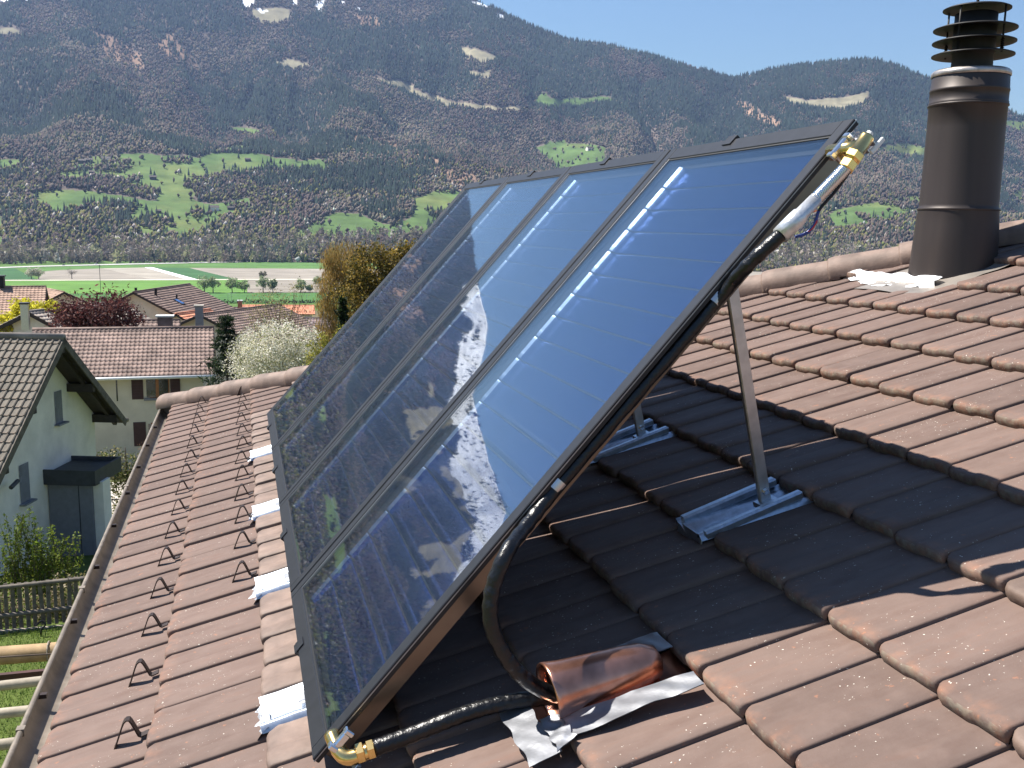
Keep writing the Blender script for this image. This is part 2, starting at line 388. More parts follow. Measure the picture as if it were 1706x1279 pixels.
def inpoly(P, poly):
    x, y = P[:, 0], P[:, 1]; c = np.zeros(len(P), bool); n = len(poly)
    for i in range(n):
        x1, y1 = poly[i]; x2, y2 = poly[(i+1) % n]
        if y1 == y2: continue
        k = ((y1 > y) != (y2 > y)) & (x < (x2-x1)*(y-y1)/(y2-y1)+x1); c ^= k
    return c
MEADOW = [
 [(95,285),(150,262),(250,256),(330,262),(360,250),(400,243),(440,258),(500,268),(545,264),(548,280),(470,284),(400,290),(345,296),(322,310),(320,332),(350,340),(385,336),(412,330),(420,350),(360,366),(345,388),(300,396),(240,398),(215,365),(228,345),(190,338),(140,345),(90,358),(50,332),(55,312),(105,318),(150,322),(262,334),(268,322),(180,302),(100,300)],
 [(488,396),(510,374),(560,352),(600,352),(640,372),(680,368),(690,332),(735,314),(775,318),(740,360),(700,398),(600,400)],
 [(0,262),(34,266),(30,282),(0,286)], [(378,214),(437,216),(420,227),(385,224)],
 [(885,246),(915,232),(985,238),(1010,246),(1000,290),(930,285)], [(893,172),(905,152),(925,166),(1000,158),(1030,168),(960,176),(915,180)],
 [(1458,248),(1480,240),(1545,246),(1560,262),(1500,258)], [(1375,356),(1440,338),(1545,322),(1552,345),(1470,372),(1390,388)], [(1662,196),(1706,204),(1706,222),(1670,210)],
 [(1690,325),(1706,315),(1706,335)]]
PASTURE = [[(766,80),(798,80),(832,98),(806,108),(780,98)], [(774,116),(800,122),(820,114),(815,128),(785,128)],
 [(612,131),(660,134),(690,148),(720,160),(760,172),(800,174),(870,180),(865,186),(790,182),(720,172),(670,150)],
 [(1296,158),(1312,160),(1340,168),(1420,160),(1452,153),(1440,172),(1400,184),(1350,180),(1310,172)], [(455,104),(480,96),(512,106),(505,112),(470,112)], [(0,46),(24,44),(36,54),(20,60),(0,60)],
 [(420,16),(480,16),(478,34),(450,40),(425,30)], [(250,32),(275,32),(272,38)]]
CLEAR = [[(556,232),(620,224),(680,246),(720,262),(750,282),(790,292),(800,315),(760,318),(735,290),(690,262),(640,248),(600,244)],
 [(1215,165),(1240,170),(1300,205),(1290,215),(1240,195)], [(150,50),(190,62),(230,90),(245,120),(210,118),(170,85)], [(590,24),(635,30),(640,48),(600,45)], [(285,55),(320,95),(330,118),(290,100),(250,75)]]
SNOWP = [[(397,0),(425,0),(430,8),(408,16)], [(425,12),(450,18),(440,22)], [(520,2),(540,0),(538,18),(528,18)], [(562,0),(575,0),(570,8)], [(775,0),(800,4),(812,12),(803,14)], [(825,22),(838,24),(836,32),(828,30)], [(595,18),(600,12),(604,22)], [(478,2),(492,0),(490,14)]]
jx = 9*(fbm(X/90, Y/90, 4, 61)-.5)*2; jy = 6*(fbm(X/90, Y/90, 4, 71)-.5)*2
PJ = PX+np.stack([jx, jy], 1)
def anyp(polys):
    m = np.zeros(len(PJ), bool)
    for p in polys: m |= inpoly(PJ, p)
    return m
front = (X*cf[0]+Y*cf[1]+Z*cf[2]) > 100
mead = anyp(MEADOW) & front; past = anyp(PASTURE) & front; clr = anyp(CLEAR) & front; snw = anyp(SNOWP) & front
Rr = np.hypot(X, Y); AZ = np.degrees(np.arctan2(X, Y)); TT = np.clip((Rr-R0)/(R1-R0), 0, 1)
# beyond the left edge of the picture: the side the collector glass mirrors
left = AZ < -12.3
mead |= left & (TT < .30) & (TT > .03) & (fbm(X/260, Y/260, 4, 81) > .53)
past |= left & (TT > .70) & (TT < .93) & (fbm(AZ/1.1, Rr/260, 4, 91) > .60)
snow_line = .935-.045*np.clip((-AZ-7)/5, 0, 1)-.03*np.clip((-AZ-15)/3, 0, 1)
snw |= (AZ < -5.2) & (AZ > -60) & (TT > snow_line+.14*(fbm(X/130, Y/130, 4, 101)-.5))
base_c = np.array([.118, .095, .080])+0*X[:, None]
base_c = base_c*(.75+.5*fbm(X/120, Y/120, 5, 121)[:, None])
gcol = np.array([.088, .140, .045]); gn = fbm(X/140, Y/140, 5, 131)[:, None]
base_c = np.where(mead[:, None], gcol*(.8+.4*gn)+np.array([.07, .02, .01])*np.clip(gn-.5, 0, 1)*2, base_c)
base_c = np.where(past[:, None], np.array([.24, .215, .14])*(.8+.4*gn), base_c)
base_c = np.where(clr[:, None], np.array([.25, .165, .115])*(.75+.5*gn), base_c)
base_c = np.where(snw[:, None], np.array([.85, .87, .90]), base_c)
put('mountain', fast_mesh('mountain', np.stack([X, Y, Z], 1), F, attrmat('mountain_ground', .95, .25, .02, .05), True, base_c), kind='structure')
GX = (len(rs), len(azs))
open_mask = (mead | past | snw | clr).reshape(GX); clr_mask = clr.reshape(GX); mead_mask = mead.reshape(GX); snow_mask = snw.reshape(GX)

# forest on the mountain (nobody could count it): low solids, one per tree, joined into two masses
def scatter(n, dens_r):
    az = np.radians(rng.uniform(-33, 46, n)); r = np.sqrt(rng.uniform(R0**2, (R1+10)**2, n))
    i = np.clip(np.searchsorted(rs, r)-1, 0, len(rs)-1); j = np.clip(np.searchsorted(azs, az)-1, 0, len(azs)-1)
    return r*np.sin(az), r*np.cos(az), r, np.degrees(az), open_mask[i, j], clr_mask[i, j], mead_mask[i, j], snow_mask[i, j]
N = 270000
tx, ty, tr, taz, opn, clm, mdm, snm = scatter(N, None)
tt = (tr-R0)/(R1-R0)
con_n = fbm(tx/330, ty/330, 4, 151)*.65+fbm(tx/70, ty/70, 3, 161)*.35
con_p = np.clip((con_n-.545+.22*(tt-.45))*8+.25, .10, .92)
con = rng.random(N) < con_p
keep = ~opn | (clm & (rng.random(N) < .3)) | (mdm & (rng.random(N) < .025+.75*(fbm(tx/75, ty/75, 3, 171) > .645)*(tt < .4))) | (snm & (rng.random(N) < .02+.30*(fbm(tx/90, ty/90, 3, 175) > .66)))
keep &= (tt > .006)
tx, ty, tr, con, tt = tx[keep], ty[keep], tr[keep], con[keep], tt[keep]; tz = mz(tx, ty)
def cones(x, y, z, h, r, n, color):
    k = len(x); a0 = rng.uniform(0, 6.28, k)
    a = a0[:, None]+np.arange(n)[None]*2*np.pi/n
    ring = np.stack([x[:, None]+r[:, None]*np.cos(a), y[:, None]+r[:, None]*np.sin(a), np.repeat((z+.08*h)[:, None], n, 1)], 2)
    top = np.stack([x, y, z+h], 1)[:, None]
    V = np.concatenate([ring, top], 1).reshape(-1, 3); b = np.arange(k)[:, None]*(n+1); i = np.arange(n)
    F = np.stack([b+i, b+(i+1) % n, np.repeat(b+n, n, 1)], 2).reshape(-1, 3)
    return V, F, np.repeat(color, n+1, 0)
def blobs(x, y, z, h, r, color):
    k = len(x); n = 4; a0 = rng.uniform(0, 6.28, k); a = a0[:, None]+np.arange(n)[None]*2*np.pi/n
    rr = r[:, None]*rng.uniform(.5, 1.35, (k, n)); zz = (z+.5*h)[:, None]+h[:, None]*rng.uniform(-.16, .2, (k, n))
    ring = np.stack([x[:, None]+rr*np.cos(a), y[:, None]+rr*np.sin(a), zz], 2)
    top = np.stack([x+rng.normal(0, .2, k)*r, y+rng.normal(0, .2, k)*r, z+h], 1)[:, None]; bot = np.stack([x, y, z], 1)[:, None]
    V = np.concatenate([ring, top, bot], 1).reshape(-1, 3); b = np.arange(k)[:, None]*(n+2); i = np.arange(n)
    F = np.concatenate([np.stack([b+i, b+(i+1) % n, np.repeat(b+n, n, 1)], 2), np.stack([b+(i+1) % n, b+i, np.repeat(b+n+1, n, 1)], 2)], 1).reshape(-1, 3)
    return V, F, np.repeat(color, n+2, 0)
def vary(c, k, s=.25): return np.asarray(c)*(1+rng.normal(0, s, (k, 1)))*(1+rng.normal(0, .05, (k, 3)))
k = con.sum()
V, F, Cc = cones(tx[con], ty[con], tz[con], rng.uniform(10, 24, k), rng.uniform(2.8, 4.8, k), 4, np.clip(vary((.027, .040, .030), k, .28), .004, 1))
put('conifer_forest', fast_mesh('conifer_forest', V, F, M['forest'], True, Cc), kind='stuff', label='dark conifers covering the mountainside', cat='forest')
dd = ~con; k = dd.sum()
big = (fbm(tx[dd]/260, ty[dd]/260, 4, 185)-.5)[:, None]; cc = vary((.138, .112, .090), k, .14)*(1+1.1*big)+np.array([.02, .05, .0])*np.clip(big*2, -.3, .5)*.3; gr = fbm(tx[dd]/160, ty[dd]/160, 3, 181)
yl = (rng.random(k) < np.clip(.10+(.36-tt[dd])*1.7, .04, .5)*(gr > .36)); cc[yl] = vary((.155, .155, .055), yl.sum(), .22)
wh = (rng.random(k) < .035*(tt[dd] < .28)); cc[wh] = vary((.42, .40, .36), wh.sum(), .15)
V, F, Cc = blobs(tx[dd], ty[dd], tz[dd], rng.uniform(6, 15, k), rng.uniform(2.8, 5.4, k), np.clip(cc, .01, 1))
put('leafless_forest', fast_mesh('leafless_forest', V, F, M['forest'], True, Cc), kind='stuff', label='purple brown leafless woods covering the mountainside', cat='forest')

# riverside wood behind the motorway: taller loose trees
def tuft_trees(n, x, y, z, h, color, per=26, leaf=2.2, trunk=(.10, .08, .07)):
    """loose crowns of small facets, for one joined mass of far trees"""
    k = len(x); t = rng.random((k, per)); a = rng.uniform(0, 6.283, (k, per)); rad = np.sqrt(rng.random((k, per)))*np.sin(np.pi*np.clip(t*.9+.1, 0, 1))**.7
    hh = h[:, None]; cx = x[:, None]+rad*np.cos(a)*hh*.27; cy = y[:, None]+rad*np.sin(a)*hh*.27; cz = z[:, None]+hh*(.12+.88*t)
    c = np.stack([cx, cy, cz], 2).reshape(-1, 3); m = len(c); s = leaf*rng.uniform(.6, 1.5, (m, 1, 1))
    off = rng.normal(0, 1, (m, 3, 3)); off[:, :, 2] *= 1.3; V = (c[:, None]+off*s*.55).reshape(-1, 3)
    F = np.arange(m*3).reshape(-1, 3); C = np.repeat(np.repeat(color, per, 0)*(1+rng.normal(0, .18, (m, 1))), 3, 0)
    tw = h*.02; Vt = np.stack([np.stack([x-tw, y, z-1], 1), np.stack([x+tw, y, z-1], 1), np.stack([x, y, z+h*.75], 1)], 1).reshape(-1, 3)
    Ft = np.arange(len(Vt)).reshape(-1, 3)+len(V); Ct = np.tile(np.array([trunk]), (len(Vt), 1))
    return np.vstack([V, Vt]), np.vstack([F, Ft]), np.clip(np.vstack([C, Ct]), .005, 1)
k = 2600
az = np.radians(rng.uniform(-33, 46, k)); rr_ = rng.uniform(1500, 1690, k)*(1+.10*np.clip((np.degrees(az)+12)/20, 0, 1))
x, y = rr_*np.sin(az), rr_*np.cos(az); pal = np.array([(.26, .22, .18), (.25, .25, .13), (.21, .175, .145), (.29, .28, .15), (.50, .46, .41), (.06, .08, .05)])
cc = pal[rng.choice(6, k, p=[.36, .2, .26, .09, .05, .04])]*(1+rng.normal(0, .15, (k, 1)))
V, F, Cc = tuft_trees(k, x, y, np.maximum(mz(x, y), PLAIN), rng.uniform(12, 26, k), cc, 30, 3.0)
put('riverside_wood', fast_mesh('riverside_wood', V, F, M['forest'], False, Cc), kind='stuff', label='loose riverside trees in a band behind the motorway', cat='wood')

# fields on the valley floor, the motorway and a farm track
def flat(name, pts, c, dz, var=.2, scale=.02, c2=None, rough=.95, kind='structure'):
    P = [onz(px, py, PLAIN+dz) for px, py in pts]
    m, nt, b = newmat(name+'_surface'); mp_ = nd(nt, 'ShaderNodeMapping'); mp_.inputs['Rotation'].default_value = (0, 0, .1); mp_.inputs['Scale'].default_value = (.004, .11, 1); lk(nt, coords(nt), mp_.inputs[0])
    f1 = ramp(nt, noise(nt, mp_.outputs[0], 1.0, 5), [(.3, tuple(x*(1-var) for x in c)), (.7, tuple(x*(1+var) for x in c))]); f2 = ramp(nt, noise(nt, coords(nt), .02, 5), [(.3, (1-var,)*3), (.7, (1+var,)*3)])
    lk(nt, mix(nt, 1.0, f1, f2, 'MULTIPLY'), b.inputs['Base Color']); b.inputs['Roughness'].default_value = rough; b.inputs['Specular IOR Level'].default_value = .1
    return add(name, (P, [tuple(range(len(P)))[::-1]]), m, kind=kind)
G1, G2, G3, G4 = (.085, .165, .045), (.05, .115, .045), (.105, .205, .045), (.065, .145, .040)
T1, T2, T3 = (.25, .222, .185), (.30, .27, .225), (.225, .20, .165)
flat('crop_field', [(-900,452),(25,447),(62,465.3),(-900,471)], G2, .12)
flat('crop_field', [(-900,463),(0,446.5),(540,434.5),(2300,436),(2300,450),(545,447.5),(255,445),(100,449.5),(76,451.5),(25,446.8)], G1, .10)
flat('ploughed_field', [(76,451.5),(100,449.5),(170,446.7),(252,465.3),(96,465.3),(62,465.3)], T1, .14)
flat('ploughed_field', [(170,446.7),(240,445.3),(313,465.2),(252,465.3)], T2, .16)
flat('fleece_strip', [(240,445),(254,445),(329,465.2),(312,465.2)], (.80, .80, .78), .35, .05)
flat('crop_field', [(254.5,445),(315,446),(392,464.6),(329,465.2)], G2, .18)
flat('ploughed_field', [(315,446),(545,447.5),(2300,450),(2300,468),(392,464.6)], T1, .20)
flat('ploughed_field', [(500,448.2),(2300,450.5),(2300,455),(545,452)], T2, .24)
flat('farm_track', [(-900,473),(0,466),(545,464.2),(2300,468.5),(2300,470),(545,465.5),(0,467.4),(-900,475)], (.50, .46, .38), .30)
flat('crop_field', [(-900,475),(0,467.4),(412,466),(412,487.3),(0,489.3),(-900,497)], G3, .14)
flat('ploughed_field', [(412,466),(545,465.5),(2300,470),(2300,491),(545,486.8),(412,487.3)], T3, .16)
flat('crop_field', [(-900,497.5),(0,489.6),(412,487.8),(545,487.2),(2300,492),(2300,506),(530,504.5),(0,507),(-900,515)], G4, .12)
flat('motorway', [(-900,464),(0,444.6),(60,442.4),(160,440),(300,436.8),(420,434.2),(540,432.4),(2300,432),(2300,434),(540,434.2),(420,436),(300,438.4),(160,441.6),(60,444),(0,446.2),(-900,466)], (.42, .41, .39), .4, .08)

# ------------------------------------------------------------------ the roof we stand on (hipped; eave to the left, slope up to the right)
A = RAD(19.197); SA, CA = math.sin(A), math.cos(A); S0, HH = -1.1511, 1.337
L, W, J0 = 0.3576, 0.2, 0.76
RN = np.array([-SA, 0, CA]); RS = np.array([CA, 0, SA])
def roof(s, y, up=0.0): return RS*(s+S0)-RN*HH+np.array([0, y, 0])+RN*up
def onroof(px, py, up=0.):
    d = ray(px, py); P = d*(-(HH-up)/(d@RN)); return (P@RS)-S0, P[1]
HIP0 = 9.02
def hip_y(s): return HIP0-s*CA
NC = 17; Y0 = 0.4
eave = roof(0, 0)
hx, hz_ = eave[0], -7.3
house = empty('tiled_house', (1.5, 5.0, hz_), 'house under the brown clay tiled hip roof that carries the solar collectors', 'house')
# walls below the eaves
gx0 = eave[0]+.55
wg = join(bbox((gx0, -4, hz_), (gx0+.3, hip_y(0)-.6, eave[2]-.12)), bbox((gx0+.3, hip_y(0)-.9, hz_), (9.5, hip_y(0)-.6, eave[2]-.12)))
add('wall', wg, M['cream'], house)
add('soffit', bbox((eave[0]+.02, -4, eave[2]-.16), (gx0, hip_y(0)-.05, eave[2]-.125)), M['dark_wood'], house)
smax = NC*L
def deckpt(s, y): return roof(s, y, -.062)
# near slope and the slope beyond the hip
q = [deckpt(.03, -4), deckpt(.03, hip_y(.03)), deckpt(smax, hip_y(smax)), deckpt(smax, -4)]
far = [deckpt(.03, hip_y(.03)), np.array([deckpt(smax, 0)[0]*2+4, deckpt(.03, hip_y(.03))[1], deckpt(.03, 0)[2]]), np.array([deckpt(smax, 0)[0]+4, hip_y(smax), deckpt(smax, 0)[2]]), deckpt(smax, hip_y(smax))]
deck = add('roof', join((q, [(0, 3, 2, 1)]), (far, [(0, 1, 2, 3)])), [M['deck'], M['roof_brown']], house)
deck.data.polygons[1].material_index = 1

# one interlocking clay tile: x up the slope from the nose, y across (0 = near, overlapping edge), z out of the roof
vs_ = [0.0, .0, .004, .03, .070, .082, .094, .104, .150, .176, .190, .198, .2145]
vz = [-.013, .004, .008, .009, .0085, .006, .002, 0., -.0005, -.0005, -.001, -.002, -.006]
def tile_geo():
    V = []; rows = []
    def u0f(v):
        o = 0
        if v > .172: t = min(1, (v-.172)/.028); o = .026*(1-math.sqrt(max(0, 1-t*t)))
        if v < .012: t = (.012-v)/.012; o = max(o, .010*(1-math.sqrt(max(0, 1-t*t))))
        return o
    spec = [(0.003, -.040), (-.001, -.024), (.0, -.010), (.005, -.003), (.014, 0), (.05, 0), (L*.55, 0), (L+.035, 0)]
    for i, (u, dz) in enumerate(spec):
        for v, z in zip(vs_, vz):
            o = u0f(v) if i < 6 else 0
            if i == 5: o *= .3
            zz = z+dz-.035*max(u, 0)/L
            if i <= 1: zz = max(z, -.006)*1.0+dz
            V.append((u+o, v, zz))
    n = len(vs_); F = []
    for i in range(len(spec)-1):
        for k in range(n-1):
            a = i*n+k; F.append((a, a+n, a+n+1, a+1))
    return V, F
tv, tf = tile_geo()
tile_me = mk_mesh('roof_tile', tv, tf, M['tile'], True)
TI = np.array(tv)
def rot_roof(): return (0, -A, 0)
RT = np.array([[CA, 0, -SA], [0, 1, 0], [SA, 0, CA]])
# collector plane
XB, ZB, YB, WP, LP, TILT = 0.1336, -1.3036, 2.1925, 1.1095, 2.1251, RAD(48.787)
PE = np.array([math.cos(TILT), 0, math.sin(TILT)]); PN = np.array([-math.sin(TILT), 0, math.cos(TILT)]); PB = np.array([XB, YB, ZB])
def pan(y, e, n=0.): return PB+np.array([0, y, 0])+PE*e+PN*n
def hidden(P):
    k = (PB@PN)/(P@PN) if abs(P@PN) > 1e-9 else 9
    if 0 < k < .985:
        Q = P*k; y = Q[1]-YB; e = (Q-PB)@PE
        if .03 < y < 4*WP-.03 and .03 < e < LP-.03: return True
    return False
plates = {(2, 12), (2, 17), (2, 22), (2, 28), (6, 12), (6, 17)}     # tiles swapped for sheet-metal mounting plates
skip = plates | {(4, 9)}                                             # and for the copper pipe entry
chim = (4.53, 4.28)
tiles = []
for c in range(NC):
    for k in range(int(Y0/W)-2, 50):
        y = (k+J0)*W; s = c*L
        if (c, k) in skip or y > hip_y(s)+.02: continue
        if math.hypot((s+L*.5-chim[0]), (y+.1-chim[1])) < .20: continue
        if c == 12 and 4.05 < y+.1 < 4.62: continue
        P = roof(s+L/2, y+W/2)
        px = proj(P)[0]; vis = (P@cf > .5) and -70 < px[0] < 1790 and 300 < px[1] < 1380 and not hidden(P)
        size = 1.0/(P@cf)**2 if P@cf > .1 else 0
        tiles.append([c, k, s, y, vis, size])
tiles.sort(key=lambda t: (-int(t[4]), -t[5]))
roof_off = np.array(WLOC[house.name])
stuffV, stuffF = [], []
def cut_by_hip(me_src, s, y):
    """new mesh cut along the hip"""
    bm = bmesh.new(); bm.from_mesh(me_src)
    co = Vector(((hip_y(s)-y)/CA*0, 0, 0))
    n = Vector((CA, 1, 0)).normalized(); d0 = (hip_y(s)-y)
    p = Vector((0, d0, 0))
    bmesh.ops.bisect_plane(bm, geom=list(bm.verts)+list(bm.edges)+list(bm.faces), plane_co=p, plane_no=n, clear_outer=True)
    me = bpy.data.meshes.new('cut_roof_tile'); bm.to_mesh(me); bm.free(); me.materials.clear(); me.materials.append(M['tile']); return me
nind = 0
for c, k, s, y, vis, size in tiles:
    cut = y+W+.02+(L+.04)*CA > hip_y(s)
    jit = (random.gauss(0, .003), random.gauss(0, .0015), random.gauss(0, .0018), random.gauss(0, .004))
    if c == 0: jit = (jit[0]*.5, jit[1], 0, jit[3]*.5)
    me = cut_by_hip(tile_me, s, y) if cut else tile_me
    if cut and len(me.polygons) == 0: continue
    if vis and nind < 300:
        o = bpy.data.objects.new('roof_tile', me); COL.objects.link(o); o.parent = deck
        o.location = Vector(roof(s+jit[0], y+jit[1], jit[2])-roof_off); o.rotation_euler = (0, -A, jit[3]); nind += 1
    else:
        Vl = np.array([v.co[:] for v in me.vertices])@RT.T+roof(s+jit[0], y+jit[1], jit[2]); n0 = len(stuffV)
        stuffV.extend(Vl.tolist()); stuffF.extend([tuple(n0+i for i in p.vertices) for p in me.polygons])
if stuffV: add('remaining_roof_tiles', (stuffV, stuffF), M['hip'], deck, True, kind='stuff')
# bent tile ends beside the flue flashing are built with the flashing below

# half-round hip tiles, each overlapping the one below it
hd = roof(1, hip_y(1))-roof(0, hip_y(0)); hl = np.linalg.norm(hd); hd = hd/hl
hs = np.cross(hd, (0, 0, 1)); hs /= np.linalg.norm(hs); hu = np.cross(hs, hd)
step = .40
def hip_cap():
    V = []; F = []; n = 12; us = [(-.012, .0, 1.0), (0, .003, 1.0), (.02, .005, 1.), (.06, .004, 1.), (.2, -.001, .98), (.45, -.010, .95)]
    for u, dz, sc in us:
        for k in range(n+1):
            a = math.pi*(-.08+1.16*k/n); V.append((u, .102*sc*math.cos(a), .102*sc*math.sin(a)+dz-.01))
    for u, dz, sc in us[:1]:
        for k in range(n+1):
            a = math.pi*(-.08+1.16*k/n); V.append((u+.004, .084*math.cos(a), .084*math.sin(a)-.01))
    m = n+1
    for i in range(len(us)-1):
        for k in range(n): a = i*m+k; F.append((a, a+m, a+m+1, a+1))
    b = len(us)*m
    for k in range(n): F.append((k, k+1, b+k+1, b+k))
    return V, F
hv, hf = hip_cap(); hip_me = mk_mesh('hip_tile', hv, hf, M['hip'], True)
HM = Matrix(((hd[0], hs[0], hu[0]), (hd[1], hs[1], hu[1]), (hd[2], hs[2], hu[2])))
for i in range(18):
    t0 = -.10+i*step
    P = roof(0, hip_y(0), -.005)+hd*t0
    o = bpy.data.objects.new('hip_tile', hip_me); COL.objects.link(o); o.parent = deck
    M3 = HM @ Matrix.Rotation(random.gauss(0, .012), 3, 'X')
    o.matrix_local = Matrix.Translation(Vector(P-roof_off)) @ M3.to_4x4()
# mortar bedding the hip tiles
mp = []
for i in range(40):
    for sgn in (-1, 1): mp.append(roof(0, hip_y(0), -.03)+hd*(i*.17)+hs*sgn*(.075+random.uniform(-.012, .012))+hu*random.uniform(-.02, .02))
add('hip_mortar', (mp, [(2*i, 2*i+1, 2*i+3, 2*i+2) for i in range(39)]), simple('bedding_mortar', (.26, .21, .16), .95, var=.4, scale=20, bmp=.5), deck)
# closed lower end of the first hip tile
V, F = lathe([(0, -.012), (.05, -.010), (.085, .0), (.101, .03)], (0, 0, 0), (1, 0, 0), 20)
V = [v for v in V]; Vw = [roof(0, hip_y(0), -.015)+hd*(-.085)+hd*v[0]+hs*v[1]+hu*v[2] for v in V]
add('hip_end_cap', (Vw, F), M['hip'], deck, True)

# snow hooks: a bent strap on every second tile of the two lowest courses
hp = [(.0, .004), (.004, .004), (.010, .012), (.022, .040), (.034, .068), (.041, .080), (.050, .084), (.059, .080), (.066, .068), (.078, .040), (.090, .010), (.098, .002), (.125, .0)]
def hook_geo():
    V = []; F = []; w = .0125; th = .005
    pts = np.array(hp); pts[:, 0] += .42*pts[:, 1]; tg = np.gradient(pts, axis=0); tg /= np.linalg.norm(tg, axis=1)[:, None]; nn = np.stack([-tg[:, 1], tg[:, 0]], 1)
    for p, n in zip(pts, nn):
        for sg, sy in ((1, -1), (1, 1), (-1, 1), (-1, -1)): V.append((p[0]+n[0]*th/2*sg, sy*w, p[1]+n[1]*th/2*sg))
    m = len(pts)
    for i in range(m-1):
        for k in range(4): a = i*4+k; b = i*4+(k+1) % 4; F.append((a, b, b+4, a+4))
    F += [(3, 2, 1, 0), tuple((m-1)*4+k for k in range(4))]
    return V, F
hkv, hkf = hook_geo(); hook_me = mk_mesh('snow_hook', hkv, hkf, M['hook'])
def hooks(c, k0, n):
    for i in range(n):
        k = k0+2*i; y = (k+J0)*W+.135; s = c*L+L-.122
        if y > hip_y(s)-.12: continue
        o = bpy.data.objects.new('snow_hook', hook_me); COL.objects.link(o); o.parent = deck
        o.location = Vector(roof(s+random.gauss(0, .004), y+random.gauss(0, .006), -.030)-roof_off)
        o.rotation_euler = (0, -A-.10+random.gauss(0, .02), random.gauss(0, .05)); o.scale = (.9, 1.1, random.uniform(.74, .84))
hooks(0, 11, 17); hooks(1, 18, 13)

# gutter along the eave with its rolled bead, brackets
gc = roof(-.018, 0, 0)+np.array([-.028, 0, -.072]); gr_ = .070
prof = [(gc[0]+gr_*math.cos(a), gc[2]+gr_*math.sin(a)) for a in np.linspace(math.pi, 2*math.pi, 13)]
prof_in = [(gc[0]+(gr_-.004)*math.cos(a), gc[2]+(gr_-.004)*math.sin(a)) for a in np.linspace(2*math.pi, math.pi, 13)]
ring = prof+prof_in; ya, yb_ = -3.0, hip_y(0)+.03; V = []; F = []
for yy in np.linspace(ya, yb_, 20):
    for (x, z) in ring: V.append((x, yy, z))
n = len(ring)
for i in range(19):
    for k in range(n): a = i*n+k; b = i*n+(k+1) % n; F.append((a, b, b+n, a+n))
F.append(tuple(range(n))); F.append(tuple(range(19*n, 20*n))[::-1])
gut = add('gutter', (V, F), M['gutter'], house, True)
add('rolled_bead', tube([(gc[0]-gr_, yy, gc[2]+.004) for yy in np.linspace(ya, yb_, 24)], .011, 10), M['gutter'], gut, True)
add('end_plate', lathe([(0, 0), (gr_, 0), (gr_, .004), (0, .004)], (gc[0], yb_, gc[2]), (0, 1, 0), 20), M['gutter'], gut)
for i in range(10):
    yy = 2.2+i*.68
    add('gutter_bracket', bbox((gc[0]-gr_+.006, yy-.010, gc[2]-.010), (gc[0]-gr_+.034, yy+.010, gc[2]+.006)), M['hook'], gut)
for yy in (2.35, 3.3, 4.6, 6.4): add('gutter_joint', box((gc[0]-gr_, yy, gc[2]+.004), (.026, .030, .026)), M['gutter'], gut)
add('fascia_board', bbox((eave[0]+.025, -4, eave[2]-.24), (eave[0]+.05, hip_y(0)-.05, eave[2]-.055)), M['dark_wood'], house)

# ------------------------------------------------------------------ flue with its ring cowl
cb = roof(4.56, 4.28, -.05); cx, cy = 3.664, 4.28
def fl_(prof): return [(r*.93, z) for r, z in prof]
ch = add('chimney', lathe(fl_([(.236, cb[2]-.03), (.230, cb[2]+.06), (.219, .06), (.213, .135), (.2135, .1395), (.211, .141), (.208, .16), (.203, .55), (.203, .665), (.206, .668), (.206, .684), (.203, .687), (.203, .735), (.2055, .737), (.2055, .748), (.203, .75), (.198, .825), (.190, .845)]), (cx, cy, 0), (0, 0, 1), 48), M['flue'], house, True)
sm = [lathe(fl_([(.2165, .131), (.2185, .1345), (.2185, .1385), (.2165, .142)]), (cx, cy, 0), (0, 0, 1), 48), lathe(fl_([(.203, .661), (.2095, .664), (.2095, .672), (.203, .675)]), (cx, cy, 0), (0, 0, 1), 48)]
for g in sm: add('seam_band', g, M['flue'], ch, True)
add('pale_top_rim', lathe(fl_([(.202, .812), (.2055, .815), (.2055, .832), (.196, .842), (.11, .852), (.11, .856)]), (cx, cy, 0), (0, 0, 1), 48), M['flue_rim'], ch, True)
add('inner_pipe', lathe([(.100, .84), (.098, .925), (.102, .93), (.102, 1.125), (.09, 1.13), (0.001, 1.13)], (cx, cy, 0), (0, 0, 1), 36), M['cowl'], ch, True)
for z, r in ((.922, .198), (.987, .200), (1.052, .200), (1.150, .162)):
    add('cowl_ring', lathe([(.0 if z > 1.1 else .095, z+.022), (r*.55, z+.018), (r*.9, z+.007), (r, z), (r, z-.005), (r*.9, z), (r*.55, z+.008), (.0 if z > 1.1 else .095, z+.012)], (cx, cy, 0), (0, 0, 1), 48), M['cowl'], ch, True)
for a in (.35, 1.92, 3.49, 5.06):
    x, y = cx+.150*math.cos(a), cy+.150*math.sin(a)
    add('cowl_rod', tube([(x, y, .92), (x, y, 1.152)], .005, 8), M['cowl'], ch, True)
    add('rod_spring', lathe([(.005, .932)]+[(.011 if i % 2 else .006, .936+i*.005) for i in range(10)]+[(.005, .988)], (x, y, 0), (0, 0, 1), 10), M['cowl'], ch)
add('top_bolt', tube([(cx, cy, 1.16), (cx, cy, 1.20)], .007, 8), M['cowl'], ch)
